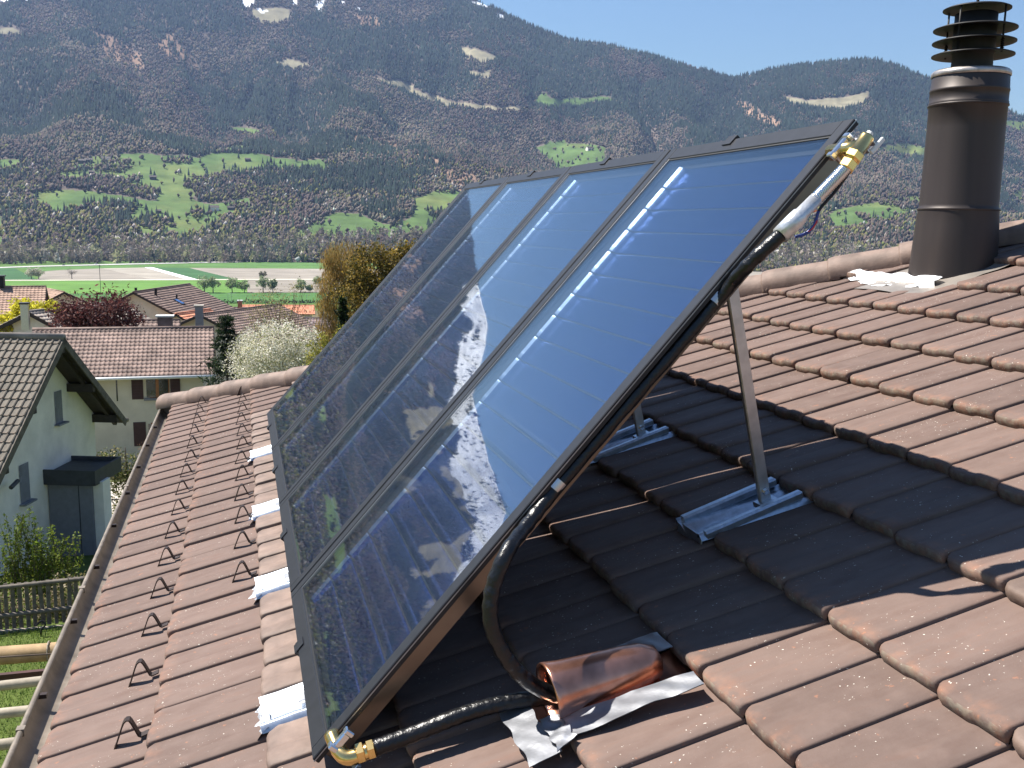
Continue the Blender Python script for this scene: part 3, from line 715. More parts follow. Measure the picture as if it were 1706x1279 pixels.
# flashing sheet at the foot of the flue and the crumpled white patch below it
fl = []; nu, nv = 14, 16
for i in range(nu+1):
    for j in range(nv+1):
        s = 4.13+.62*i/nu; y = 3.98+.68*j/nv
        fl.append(roof(s, y, -.020+.006*math.sin(9*y)+.004*math.sin(23*s+3*y)))
gridF = lambda nu, nv: [(i*(nv+1)+j, (i+1)*(nv+1)+j, (i+1)*(nv+1)+j+1, i*(nv+1)+j+1) for i in range(nu) for j in range(nv)]
add('flue_flashing', (fl, gridF(nu, nv)), simple('grey_flashing', (.26, .23, .20), .5, .5, var=.2, scale=8), ch, True)
pa = []
nu, nv = 12, 34
for i in range(nu+1):
    for j in range(nv+1):
        t = j/nv; y = 4.10+.76*t
        edge_lo = 4.265-.075*math.sin(math.pi*min(1, t*1.25))**.7-.014*math.sin(t*29+1)-.010*math.sin(t*53); edge_hi = 4.345+.010*math.sin(t*17)-.045*max(0, t-.6)
        s = edge_lo+(edge_hi-edge_lo)*i/nu; u = (s/L) % 1
        v = ((y/W-J0) % 1)*W; zz = np.interp(v, [0, .01, .07, .10, .2], [.0, .010, .010, .002, .002])
        pa.append(roof(s, y, zz-.035*u+.004+.0035*math.sin(60*y+4*s)+.003*math.sin(90*s+20*y)))
add('crumpled_white_patch', (pa, gridF(nu, nv)), simple('white_flashing_tape', (.80, .80, .80), .45, .25, var=.08, scale=20, bmp=.5, bscale=40), ch, True, label='crumpled white tape at the foot of the flue')

# ------------------------------------------------------------------ four flat-plate solar collectors on their tilted stand
RP = np.stack([PE, np.array([0, 1.0, 0]), PN], 1)          # columns: up the panel, along the row, out of the glass
def pbox(e0, e1, y0, y1, n0, n1, b=0):
    c = pan((y0+y1)/2, (e0+e1)/2, (n0+n1)/2); s = (e1-e0, y1-y0, n1-n0)
    return bevelbox(c, s, RP, b) if b else box(c, s, RP)
NAMES = ['nearest of the four tilted solar collectors, brass pipe fittings at its corners',
         'second tilted solar collector from the viewer, next to the nearest one',
         'third tilted solar collector from the viewer, between two others',
         'farthest of the four tilted solar collectors, at the row end by the birch']
FIN = .0985
for i in range(4):
    y0 = i*WP+.004; y1 = (i+1)*WP-.010; b = .0022
    t = empty('solar_collector', pan((y0+y1)/2, 0, -.09), NAMES[i], 'solar collector', 'solar collectors in a row on the roof')
    fw = .046
    fr = add('frame', join(pbox(0, LP, y0, y0+fw, -.021, 0, b), pbox(0, LP, y1-fw, y1, -.021, 0, b), pbox(0, fw*1.15, y0+fw, y1-fw, -.021, -.0005, b), pbox(LP-fw*1.15, LP, y0+fw, y1-fw, -.021, -.0005, b)), M['blackframe'], t)
    # thin dark groove round the lip and the seal inside it
    add('seal', join(pbox(fw*1.15, LP-fw*1.15, y0+fw, y0+fw+.004, -.020, -.0035), pbox(fw*1.15, LP-fw*1.15, y1-fw-.0025, y1-fw, -.020, -.0035), pbox(fw*1.15, fw*1.15+.005, y0+fw, y1-fw, -.020, -.0035), pbox(LP-fw*1.15-.005, LP-fw*1.15, y0+fw, y1-fw, -.020, -.0035)), M['rubber'], fr)
    add('glass_edge_sheen', pbox(fw*1.15, LP-fw*1.15, y1-fw-.0065, y1-fw-.0025, -.010, -.0025), M['trim'], fr)  # pale strip put in for the bright reflected line along the glass edge
    for q0, q1 in ((y0-.0015, y0+.006), (y1-.006, y1+.0015)): add('side_groove', pbox(-.0015, LP+.0015, q0, q1, -.0085, -.0060), M['trim'], fr)
    add('casing', pbox(.012, LP-.012, y0+.043, y1-.043, -.078, -.035), M['collector_side'], t)
    add('casing_rim', join(pbox(.012, LP-.012, y0+.043, y0+.046, -.036, -.0205), pbox(.012, LP-.012, y1-.046, y1-.043, -.036, -.0205), pbox(.012, .015, y0+.046, y1-.046, -.036, -.0205), pbox(LP-.015, LP-.012, y0+.046, y1-.046, -.036, -.0205)), M['collector_side'], t)
    add('tray', pbox(fw, LP-fw, y0+fw-.004, y1-fw+.004, -.033, -.031), M['absorber_edge'], t)
    ab = add('glass', pbox(fw*1.15+.002, LP-fw*1.15-.002, y0+fw+.002, y1-fw-.004, -.0095, -.0055), M['glass'], t)
    # absorber fins: thin strips with a pressed rib along one edge and a far end turned up and paled for a sun glint
    ya_, yb2 = y0+fw+.006, y1-fw-.125
    n = int((LP-2*fw*1.15-.03)/FIN)
    for k in range(n):
        e0 = fw*1.15+.022+k*FIN; V = []; F = []
        es = [0, .006, .012, .018, .024, .030, .060, FIN-.014, FIN-.009, FIN-.006]; zs = [-.0012, .0003, .0000, .0017, .0000, .0003, .0003, .0003, .0000, -.0014]
        ys = [ya_, ya_+.02, (ya_+yb2)/2, yb2-.05, yb2-.03, yb2-.015, yb2]; cz = [0, 0, 0, 0, .0018, .0065, .0135]
        for yy, c in zip(ys, cz):
            for e, z in zip(es, zs): V.append(pan(yy, e0+e, -.028+z*(1 if c == 0 else .4)+c))
        m = len(es)
        for a in range(len(ys)-1):
            for q_ in range(m-1): F.append((a*m+q_, a*m+q_+1, (a+1)*m+q_+1, (a+1)*m+q_))
        fo = add('absorber_fin', (V, F), [M['absorber'], M['fin_end']], t, True)
        fo.data.polygons.foreach_set('material_index', [1 if f // (m-1) >= len(ys)-2 else 0 for f in range(len(F))])
    ym = (y0+y1)/2+.10
    for nm, e in (('top_clip', LP), ('bottom_clip', 0.0)):
        sg = 1 if e > 1 else -1
        g = join(pbox(e-.028 if sg > 0 else e-.004, e+.004 if sg > 0 else e+.028, ym-.028, ym+.028, .0005, .0045, .001), pbox(e+(.001 if sg > 0 else -.012), e+(.012 if sg > 0 else -.001), ym-.028, ym+.028, -.03, .0035, .001))
        add(nm, g, M['blackframe'], t)

# ------------------------------------------------------------------ mounting plates, struts and rails
def tile_y(k): return (k+J0)*W
def zplate(c, k, s0, s1, name, lab, cat, grp, front):
    yc = tile_y(k); P0 = roof(s0, yc+W/2, -.03)
    t = empty(name, P0, lab, cat, grp)
    nu, nv = 8, 20; V = []
    for i in range(nu+1):
        for j in range(nv+1):
            s = s0+(s1-s0)*i/nu; v = j/nv; y = yc+.004+v*(W-.006)
            z = np.interp(v, [0, .04, .05, .10, .11, .20, .26, .34, .60, .68, .72, .86, .87, .93, .95, 1], [-.012, -.010, .010, .012, -.004, -.012, -.020, -.022, -.022, -.014, -.004, -.002, .010, .012, -.006, -.012])
            V.append(roof(s, y, z-.030*(s-c*L)/L+.0015*math.sin(40*s+13*v)))
    add('plate', (V, gridF(nu, nv)), M['zinc'], t, True)
    # crumpled tape folded over the nose of the plate
    V = []; nu2, nv2 = 7, 16
    for i in range(nu2+1):
        for j in range(nv2+1):
            u = i/nu2; v = j/nv2; s = s0+.022-.075*u; y = yc+.004+v*(W-.02)
            z = .004-.035*u-.012*u*u+.006*math.sin(9*v+5*u)*u+.004*math.sin(23*v+2)
            V.append(roof(s-.012*math.sin(7*v+k)*u, y, z-.004-.016*math.sin(math.pi*v)*(1-u)))
    if front: add('folded_tape', (V, gridF(nu2, nv2)), M['tape'], t, True)
    return t, yc
for k, lab in ((12, 'galvanised mounting plate under the lower edge of the nearest collector'), (17, 'galvanised mounting plate under the lower edge of the second collector'), (22, 'galvanised mounting plate under the lower edge of the third collector'), (28, 'galvanised mounting plate under the lower edge of the farthest collector')):
    t, yc = zplate(2, k, 2*L-.012, 3*L+.03, 'mounting_plate', lab, 'bracket', 'front mounting plates', True)
    add('stand_off', join(bevelbox(roof(2*L+.27, yc+.1, .025), (.05, .05, .09), RT, .003), bevelbox(roof(2*L+.2, yc+.1, -.006), (.2, .05, .012), RT, .002)), M['alu'], t)
for k, lab in ((12, 'galvanised rear mount with the tall aluminium strut behind the nearest collector'), (17, 'galvanised rear mount with a strut half hidden behind the collector row')):
    t, yc = zplate(6, k, 6*L-.03, 7*L+.02, 'strut_mount', lab, 'bracket', 'rear strut mounts', False)
    # raised side ribs, end lip, cross tab
    for v0, v1 in ((.0, .028), (.158, .19)):
        add('side_rib', bevelbox(roof(6*L+.165, yc+(v0+v1)/2+.004, -.002), (.36, v1-v0, .030), RT, .007), M['zinc'], t)
    add('front_lip', bevelbox(roof(6*L-.028, yc+.10, -.022), (.006, .17, .045), RT@np.array(Matrix.Rotation(.35, 3, 'Y')), .0015), M['zinc'], t)
    bot = roof(2.39, yc+.075, -.02); e_top = 1.82; top = pan(yc+.075-YB, e_top, -.10)
    dv = top-bot; ln = np.linalg.norm(dv); dv /= ln; sx = np.array([0, 1.0, 0]); sz = np.cross(dv, sx); Rm = np.stack([dv, sx, sz], 1)
    c = (bot+top)/2
    add('strut', join(bevelbox(c+sz*0, (ln, .005, .036), Rm, .001), bevelbox(c+sx*.009+sz*.0175, (ln-.004, .016, .004), Rm, .001)), M['alu'], t)
    add('strut_foot', bevelbox(bot+RN*.01, (.07, .05, .02), RT, .003), M['zinc'], t)
    add('strut_bolt', lathe([(0, .012), (.009, .012), (.009, 0), (.012, 0)], bot+dv*.05+sx*-.004, -sx, 6), M['steel'], t)
    add('side_rail', join(pbox(.05, LP-.03, yc+.055-YB, yc+.095-YB, -.140, -.106, .002)), M['alu'], t)
# top cross profile peeking out behind the upper near corner
add('cross_rail', join(pbox(LP-.038, LP-.008, -.012, .10, -.062, -.059), pbox(LP-.038, LP-.035, -.012, .10, -.090, -.060), pbox(LP-.011, LP-.008, -.012, .10, -.090, -.060)), M['alu'], base=pan(0, LP-.03, -.09), label='aluminium channel end at the top corner of the nearest collector', cat='rail')

# ------------------------------------------------------------------ upper pipe: brass fitting, corrugated hose, wrapped pipe down into the copper entry
up = empty('upper_pipe', pan(-.06, 1.0, -.12), 'long black wrapped pipe running from the top brass fitting down to the copper entry', 'pipe')
YP = YB-.095
T0 = ony(1446, 226, YP); T1 = ony(1412, 276, YP); T2 = ony(1392, 300, YP); T3 = ony(1338, 352, YP); T4 = ony(1300, 392, YP)
def seg(a, b, prof, n=20):
    a = np.asarray(a); b = np.asarray(b); d = b-a; l = np.linalg.norm(d); return lathe([(r, h*l) for r, h in prof], a, d, n)
br = add('brass_tee', seg(T0, T1, [(0, 0), (.017, 0), (.0185, .06), (.0185, .55), (.020, .56), (.020, .66), (.0175, .68), (.0175, 1), (0, 1)], 24), M['brass'], up, True)
add('hex_nut', seg(T0+(T1-T0)*.56, T0+(T1-T0)*.80, [(0, 0), (.0205, 0), (.0235, .12), (.0235, .88), (.0205, 1), (0, 1)], 6), M['brass'], br)
add('hex_nut', seg(T0+(T1-T0)*.84, T0+(T1-T0)*1.12, [(0, 0), (.0185, 0), (.0215, .1), (.0215, .9), (.0185, 1), (0, 1)], 6), M['brass'], br)
# branch into the collector header with its clamp
hdr = T0+(T1-T0)*.36; inn = hdr+np.array([-.02, .09, .0])+PE*-.01
add('branch', seg(hdr, inn, [(0, 0), (.018, .0), (.018, 1), (0, 1)], 18), M['brass'], br, True)
add('header_clamp', join(bevelbox(hdr+(inn-hdr)*.55-PE*.004, (.055, .018, .040), RP, .004), bevelbox(hdr+(inn-hdr)*.55+PE*.03+PN*.012, (.016, .022, .022), RP, .003), bevelbox(hdr+(inn-hdr)*.55-PE*.034+PN*.012, (.016, .022, .022), RP, .003)), M['steel'], br)
add('end_screw', join(seg(T0, T0-(T1-T0)*.12, [(0, 0), (.010, 0), (.008, 1), (0, 1)], 10), bevelbox(T0+(T1-T0)*.25+np.array([.035, -.01, -.005]), (.05, .008, .012), RP, .002)), M['white'], br)
cor = []
for q_ in range(22): cor += [(.0125, q_/22), (.0172, (q_+.35)/22), (.0172, (q_+.65)/22)]
add('corrugated_hose', seg(T1+(T2-T1)*.15, T3+(T2-T3)*.35, [(0, 0)]+cor+[(.0165, 1), (0, 1)], 20), M['steel'], up, True)
F0 = T2+(T3-T2)*.45
add('foil_sleeve', seg(T3+(F0-T3)*.75, T4, [(0, 0), (.0172, 0), (.018, .42), (.0215, .46), (.0225, .6), (.023, 1), (0, 1)], 20), M['foil'], up, True)
W1 = T4+(T3-T4)*.08
hose = [W1, ony(1248, 440, YP+.035), ony(1196, 499, YP+.108), ony(1064, 652, YP+.116), ony(931, 808, YP+.112), ony(880, 872, YP+.070), ony(845, 920, YP-.02), ony(820, 985, YP-.035), ony(820, 1045, YP-.045), ony(848, 1102, YP-.05), ony(890, 1142, YP-.05), ony(945, 1160, YP-.05), ony(1010, 1150, YP-.045)]
sp = spline(hose, 10); rad = .0180+.0006*np.sin(np.arange(len(sp))*1.9)+.0008*np.sin(np.arange(len(sp))*4.7)
rad[58:] *= 1.08
add('wrapped_hose', tube(sp, rad, 18), M['pipeblack'], up, True)
for i_, (px, py) in enumerate(((1190, 496), (925, 805))):
    P = ony(px+3, py+2, YP+.112); e_ = (P-PB)@PE; n_ = (P-PB)@PN; y_ = P[1]-YB
    ring = lathe([(.0195, -.014), (.0205, -.014), (.0205, .014), (.0195, .014)], P, PE, 20)
    add('pipe_clip', join(ring, bevelbox(pan(y_+.016, e_, n_-.004), (.026, .012, .022), RP, .001)), M['alu'], up)
# temperature sensor lead and its small copper pocket
cb1 = spline([ony(1418, 282, YP-.01), ony(1392, 318, YP), ony(1366, 348, YP), ony(1356, 375, YP), ony(1338, 391, YP+.01), ony(1300, 398, YP+.02)], 8)
cbl = add('sensor_cable', tube(cb1[:18], .0042, 8), M['wire_black'], label='thin black and blue sensor cable hanging beside the top brass fitting', cat='cable')
add('blue_core', tube(cb1[17:36], .0042, 8), M['wire_blue'], cbl, True)
add('red_core', tube(cb1[22:31]+np.array([.002, -.003, .003]), .0026, 8), M['wire_red'], cbl, True)
pk = pan(.044, 1.845, -.062)
sens = add('sensor_pocket', tube([pk+np.array([0, .01, 0]), pk+np.array([.03, -.06, .016])], .0055, 8), M['copper'], up, True)
add('grommet', lathe([(0, 0), (.016, 0), (.014, .008), (.006, .012)], pk+np.array([0, .012, 0]), (0, -1, 0), 14), M['rubber'], sens, True)

# ------------------------------------------------------------------ lower pipe
lp_ = empty('lower_pipe', pan(-.05, .03, -.12), 'short black wrapped pipe with brass elbow at the lower corner of the nearest collector', 'pipe')
YL = YB-.075
E0 = ony(566, 1252, YL+.02); E1 = ony(590, 1257, YL); E2 = ony(624, 1246, YL)
el = add('brass_elbow', tube(spline([E0+np.array([-.015, .05, .02]), E0, E1+np.array([-.008, 0, -.006]), E2], 6), .0195, 16), M['brass'], lp_, True)
add('hex_nut', seg(E1+(E2-E1)*.1, E1+(E2-E1)*.5, [(0, 0), (.022, 0), (.026, .1), (.026, .9), (.022, 1), (0, 1)], 6), M['brass'], el)
add('hex_nut', seg(E1+(E2-E1)*.62, E1+(E2-E1)*1.0, [(0, 0), (.021, 0), (.0245, .1), (.0245, .9), (.021, 1), (0, 1)], 6), M['brass'], el)
add('header_clamp', join(bevelbox(E0+np.array([.004, .0, .028]), (.056, .018, .022), RP, .004), bevelbox(E0+np.array([-.016, -.004, .016]), (.014, .022, .026), RP, .003), bevelbox(E0+np.array([.022, -.004, .050]), (.014, .022, .026), RP, .003)), M['steel'], el)
ph = spline([E2, ony(690, 1222, YL), ony(750, 1198, YL-.003), ony(810, 1178, YL-.006), ony(870, 1166, YL-.01), ony(950, 1158, YL-.02)], 10)
add('wrapped_hose', tube(ph, .0205+.0008*np.sin(np.arange(len(ph))*2.1), 16), M['pipeblack'], lp_, True)
add('corner_foot', join(pbox(-.012, .05, .005, .05, -.135, -.104, .002)), M['alu'], lp_)

# ------------------------------------------------------------------ copper pipe entry and lead strips
ent = empty('copper_pipe_entry', roof(1.5, 2.05, -.03), 'funnel shaped copper pipe entry set between the tiles below the struts', 'pipe entry')
m0 = roof(1.437, 2.045, .050); m1 = roof(1.735, 2.062, -.002); ax = m1-m0; ln = np.linalg.norm(ax)
pf = [(.068, .02), (.069, 0), (.075, -.005), (.0765, .001), (.075, .010), (.070, .04), (.064, ln*.4), (.060, ln*.66), (.054, ln*.84), (.040, ln*.96), (.016, ln)]
add('funnel', lathe(pf, m0, ax, 40), M['copper'], ent, True)
add('funnel_inside', lathe([(.068, .02), (.062, ln*.35), (.05, ln*.6)], m0, ax, 40), simple('dark_copper_inside', (.09, .04, .03), .5, .6), ent, True)
bp = []
for i in range(9):
    for j in range(9): bp.append(roof(1.375+.43*i/8, 1.958+.19*j/8, -.026-.02*i/8+.002*math.sin(3*i+2*j)))
add('base_sheet', (bp, gridF(8, 8)), M['copper'], ent, True)
def strip(pts, name, lab, up0=.012, crump=.004, nu=20, nv=6):
    """crumpled lead sheet: four photo corners laid on the tiles"""
    c = [onroof(*p, up=up0) for p in pts]; c = [np.array([a, b]) for a, b in c]; V = []
    for i in range(nu+1):
        for j in range(nv+1):
            u, v = i/nu, j/nv; q_ = (c[0]*(1-u)+c[1]*u)*(1-v)+(c[3]*(1-u)+c[2]*u)*v
            q_ = q_+np.array([.004*math.sin(17*u+3*v), .003*math.sin(11*u+1)])
            V.append(roof(q_[0], q_[1], up0+crump*.45*math.sin(9*u+3*v)+crump*.25*math.sin(23*u-7*v)+random.gauss(0, .0002)))
    V2 = [np.array(p)-RN*.0022 for p in V]; n = len(V); F = gridF(nu, nv); F2 = [tuple(n+i for i in f[::-1]) for f in F]
    return add(name, (V+V2, F+F2), M['lead'], smooth=True, label=lab, cat='flashing', group='lead flashing strips')
strip([(900, 1203), (1157, 1116), (1170, 1138), (928, 1236)], 'lead_strip', 'long bright lead strip along the near side of the copper entry', .014, .004, 30)
strip([(985, 1090), (1096, 1051), (1118, 1076), (1010, 1112)], 'lead_strip', 'shaded lead strip behind the copper entry', .006, .003)
strip([(822, 1172), (884, 1276), (934, 1250), (868, 1157)], 'lead_strip', 'flat lead sheet lying across the tiles in front of the copper entry', .010, .003)
strip([(898, 1200), (930, 1250), (958, 1222), (930, 1190)], 'lead_strip', 'small folded lead flap at the lower end of the long strip', .022, .006, 12)

# ------------------------------------------------------------------ village houses
def field(E0, a, b, n, width, length, tw, tl, hump=.035, stepz=.025, na=5):
    """pantile surface over one roof slope: eave corner E0, a along the eave, b up the slope"""
    nc = max(1, round(width/tw)); nr = max(1, round(length/tl)); tw = width/nc; tl = length/nr
    us = []; zs = []
    for r in range(nr):
        us += [r*tl, r*tl+.012, (r+1)*tl-.004]; zs += [-.012, stepz, 0]
    vsn = np.arange(nc*na+1)/na*tw; ph = (np.arange(nc*na+1) % na)/na
    vz_ = hump*np.maximum(0, np.sin(ph*2*np.pi))**.8
    U, Vv = np.meshgrid(us, vsn, indexing='ij'); Zz = np.array(zs)[:, None]+vz_[None]
    P = np.asarray(E0)+U[..., None]*np.asarray(b)+Vv[..., None]*np.asarray(a)+Zz[..., None]*np.asarray(n)
    m = len(vsn); i, j = np.meshgrid(np.arange(len(us)-1), np.arange(m-1), indexing='ij'); q = (i*m+j).ravel()
    return P.reshape(-1, 3), np.stack([q, q+1, q+m+1, q+m], 1)
def gable(name, label, apex, rdir, rl, hw, pitch, ground, mats, over=.5, eover=.45, tiled=True, tw=.24, tl=.36, group=None, gtrim=True):
    """apex = ridge end nearest the picture's right, rdir = outward ridge direction there; returns helpers"""
    r = np.array([rdir[0], rdir[1], 0.]); r /= np.linalg.norm(r); q = np.array([-r[1], r[0], 0.])      # q: to the left of r
    apex = np.asarray(apex, float); rise = hw*math.tan(pitch); ez = apex[2]-rise
    base = np.array([*(apex-r*rl/2)[:2], ground])
    t = empty(name, base, label, 'house', group)
    iw = hw-eover; wz = apex[2]-.14-iw*0
    A0 = apex-r*over; B0 = apex-r*(rl-over)
    def wp(P, side, z): return np.array([*(P+q*side*iw)[:2], z])
    zw = apex[2]-.10-iw*math.tan(pitch)
    V = [wp(A0, -1, ground-.6), wp(A0, 1, ground-.6), wp(A0, 1, zw), np.array([A0[0], A0[1], apex[2]-.10]), wp(A0, -1, zw), wp(B0, -1, ground-.6), wp(B0, 1, ground-.6), wp(B0, 1, zw), np.array([B0[0], B0[1], apex[2]-.10]), wp(B0, -1, zw)]
    F = [(0, 1, 2, 3, 4), (9, 8, 7, 6, 5), (0, 5, 6, 1), (1, 6, 7, 2), (4, 9, 5, 0)]
    wall = add('wall', (V, F), mats['wall'], t)
    th = .12; dv = []
    for sd in (-1, 1):
        nrm = q*sd*math.sin(pitch)+np.array([0, 0, math.cos(pitch)]); up_ = -q*sd*math.cos(pitch)+np.array([0, 0, math.sin(pitch)])
        sl_ = hw/math.cos(pitch); E0 = apex+q*sd*hw-np.array([0, 0, rise]); a = -r
        dv.append((E0, a, up_, nrm, sl_))
        P = [E0-nrm*th, E0-nrm*th+a*rl, apex-nrm*th+a*rl, apex-nrm*th, E0-nrm*.03, E0-nrm*.03+a*rl, apex-nrm*.03+a*rl, apex-nrm*.03]
        rd = add('roof', hexa(P), mats['under'], t)
        if tiled:
            g = field(E0, a, up_, nrm, rl, sl_, tw, tl)
            me = fast_mesh('roof_tiles', g[0]-np.array(WLOC[t.name]), g[1], mats['roof']); put('roof_tiles', me, rd, kind='stuff')
    add('ridge_tiles', tube([apex+r*.02-np.array([0, 0, .01]), apex-r*rl-r*.02-np.array([0, 0, .01])], .11, 8), mats['roof'], t, True)
    if gtrim:
        for P_ in (apex+r*.005, apex-r*(rl+.005)):
            for sd in (-1, 1):
                E0, a, up_, nrm, sl_ = dv[0 if sd < 0 else 1]; e = P_+q*sd*hw-np.array([0, 0, rise])
                w_ = r*.02
                add('barge_board', hexa([e-nrm*.22-w_, e-nrm*.22+w_, P_-nrm*.22+w_, P_-nrm*.22-w_, e-nrm*.01-w_, e-nrm*.01+w_, P_-nrm*.01+w_, P_-nrm*.01-w_]), mats['trim'], t)
    return dict(t=t, r=r, q=q, apex=apex, wall=wall, dv=dv, iw=iw, A0=A0, B0=B0, ez=ez, zw=zw)
def plane_hit(px, py, P0, n): d = ray(px, py); return d*((P0@n)/(d@n))
def chimney_on(h, P, w, d, hgt, mat, capmat=None, rot=0):
    c, s_ = math.cos(rot), math.sin(rot); R = np.array([[c, -s_, 0], [s_, c, 0], [0, 0, 1]])
    k = add('chimney', box(np.asarray(P)+np.array([0, 0, hgt/2-.4]), (w, d, hgt+.8), R), mat, h['t'])
    add('chimney_cap', box(np.asarray(P)+np.array([0, 0, hgt+.05]), (w*1.25, d*1.25, .10), R), capmat or M['fascia'], k)
def mset(wall, roofm, under='dark_wood', trim='dark_wood'): return dict(wall=M[wall], roof=M[roofm], under=M[under], trim=M[trim])

# -- white rendered house at the left: steep concrete-tiled roof, dark eaves
ap = ony(106, 561, 30.0)
H1 = gable('rendered_house', 'white rendered house with steep brown tiled roof and dark eaves at the left edge', ap, (1, -.31), 11, 3.95, RAD(39.7), -10.9, mset('render', 'roof_grey', trim='grey_wood'), .85, .55, tiled=False)
r, q = H1['r'], H1['q']
# concrete pantiles one by one on the slope facing us
def pantile():
    V = []; F = []; tw, tl = .205, .30; prof_ = [(0, .0), (.012, .028), (.035, .042), (.060, .030), (.075, .004), (.13, 0), (.215, .004)]
    for u, dz in ((.0, -.030), (.0, 0), (.012, .012), (tl+.03, -.016)):
        for v, z in prof_: V.append((u, v, z+dz))
    n = len(prof_)
    for i in range(3):
        for k in range(n-1): a = i*n+k; F.append((a, a+1, a+n+1, a+n))
    return V, F
pv, pf_ = pantile()
# map local (u up slope, v along eave, z normal)
for sd, idx in ((-1, 0), (1, 1)):
    E0, a, up_, nrm, sl_ = H1['dv'][idx]
    rd = [o for o in H1['t'].children if o.name.startswith('roof')][idx]
    facing = ((E0+up_*sl_/2)@nrm) < 0
    if not facing: continue
    Rl = Matrix((up_, a, nrm)).transposed().to_4x4()
    sgn = np.cross(up_, a)@nrm
    fcs = pf_ if sgn > 0 else [f[::-1] for f in pf_]
    pme = mk_mesh('roof_tile', pv, fcs[::1], M['oldtile'])
    rows = int(sl_/.30)+1; ncol = int(7.0/.205)
    for i in range(rows):
        for j in range(ncol):
            P = E0+up_*(sl_-.30*(rows-i)+.02)+a*(.02+j*.205)-nrm*.012
            if sl_-.30*(rows-i) < -.05: continue
            o = bpy.data.objects.new('roof_tile', pme); 
            px = proj(P)[0]
            if px[0] < -25 or px[1] > 900: continue
            COL.objects.link(o); o.parent = rd
            o.matrix_local = Matrix.Translation(Vector(P)-WLOC[H1['t'].name]) @ Rl
E0, a, up_, nrm, sl_ = H1['dv'][0 if ((H1['dv'][0][0]+H1['dv'][0][2]*2)@H1['dv'][0][3]) < 0 else 1]
# purlin ends and the inner rafters under the gable overhang
for sd in (-1, 1):
    for f in (.98, .52, .0):
        if f == 0 and sd > 0: continue
        P = H1['apex']+q*sd*H1['iw']*f-np.array([0, 0, H1['iw']*f*math.tan(RAD(39.7))+.34])
        R_ = np.stack([r, q, np.array([0, 0, 1.])], 1)
        add('purlin_end', box(P-r*.45, (.85, .18, .26), R_), M['dark_wood'], H1['t'])
    nrm2 = q*sd*math.sin(RAD(39.7))+np.array([0, 0, math.cos(RAD(39.7))])
    Pa_ = H1['apex']-r*.32-nrm2*.17; Pb_ = H1['apex']-r*.32+q*sd*3.9-np.array([0, 0, 3.9*math.tan(RAD(39.7))])-nrm2*.17
    c = (Pa_+Pb_)/2; dv_ = (Pb_-Pa_)/np.linalg.norm(Pb_-Pa_)
    add('rafter', box(c, (np.linalg.norm(Pb_-Pa_), .12, .14), np.stack([dv_, r, np.cross(dv_, r)], 1)), M['dark_wood'], H1['t'])
GW = H1['A0']+r*.002
def gw(px, py): return plane_hit(px, py, GW, r)
def wall_window(h, corners, nrm, depth=.16, name='window'):
    c = [np.asarray(p) for p in corners]; inn = [p-nrm*.0 for p in c]
    P = [c[0]+nrm*.012, c[1]+nrm*.012, c[2]+nrm*.012, c[3]+nrm*.012]
    w = add(name, (P, [(0, 1, 2, 3)]), M['stone_reveal'], h['t'])
    return w
for nm_, (x0, x1, y0_, y1_) in (('w1', (89.5, 101.5, 653, 704)), ('w2', (30.5, 46.5, 776, 838))):
    tl_, bl_ = gw(x0, y0_), gw(x0, y1_+4); tr_ = gw(x1, y0_-4)
    wv = (tr_-tl_)-np.array([0, 0, (tr_-tl_)[2]]); hz2 = bl_[2]-tl_[2]
    c0, c1, c2, c3 = tl_, tl_+wv, tl_+wv+np.array([0, 0, hz2]), tl_+np.array([0, 0, hz2])
    wd = add('window', ([c0+r*.015, c1+r*.015, c2+r*.015, c3+r*.015], [(0, 1, 2, 3)]), M['stone_reveal'], H1['t'])
    e = .07
    add('pane', ([c0+wv*.22+r*.02+np.array([0, 0, -.06]), c1+r*.02+np.array([0, 0, -.06])-wv*.08, c2+r*.02+np.array([0, 0, .10])-wv*.08, c3+wv*.22+r*.02+np.array([0, 0, .10])], [(0, 1, 2, 3)]), M['panelgrey'], wd)
    add('window_sill', box((c2+c3)/2+r*.08+np.array([0, 0, -.02]), (.18, np.linalg.norm(wv)+.16, .05), np.stack([r, wv/np.linalg.norm(wv), np.array([0, 0, 1.])], 1)), M['stone_reveal'], wd)
# flat porch roof with slate fascia over a grey clad entrance
c_near, c_far = gw(72, 782), gw(118, 741); c_far = c_near+q*((c_far-c_near)@q)
lo_, hi_ = 0.2, 6.
for _ in range(40):
    m_ = (lo_+hi_)/2
    if proj(c_near+r*m_)[0][0] < 157: lo_ = m_
    else: hi_ = m_
wout = lo_; dep = (c_far-c_near)@q; hq = .46
R_ = np.stack([r, q, np.array([0, 0, 1.])], 1)
cc_ = c_near+r*wout/2+q*dep/2
po = add('porch_roof', box(cc_-np.array([0, 0, hq/2+.08]), (wout-.1, dep-.1, hq-.1), R_), M['fascia'], H1['t'])
for (cen, sz) in ((c_near+r*wout/2, (wout, .06, hq)), (c_near+r*wout/2+q*dep, (wout, .06, hq)), (c_near+r*wout+q*dep/2, (.06, dep+.06, hq))):
    add('porch_fascia', box(cen-np.array([0, 0, hq/2]), sz, R_), M['fascia'], po)
pw = join(box(c_near+r*wout*.45+q*.22+np.array([0, 0, -2.1]), (wout*.86, .12, 3.4), R_))
ew = add('porch_wall', pw, M['panelgrey'], H1['t'])
add('cladding_joint', box(c_near+r*wout*.62+q*.155+np.array([0, 0, -2.1]), (.025, .012, 3.4), R_), M['fascia'], ew)
add('corner_pillar', box(c_near+r*wout*.98+q*.5+np.array([0, 0, -2.2]), (.30, .5, 3.6), R_), M['render'], H1['t'])
add('valley_gutter', tube([gw(0, 812)+r*.3, gw(12, 800)+r*.3], .06, 8), M['fascia'], H1['t'])
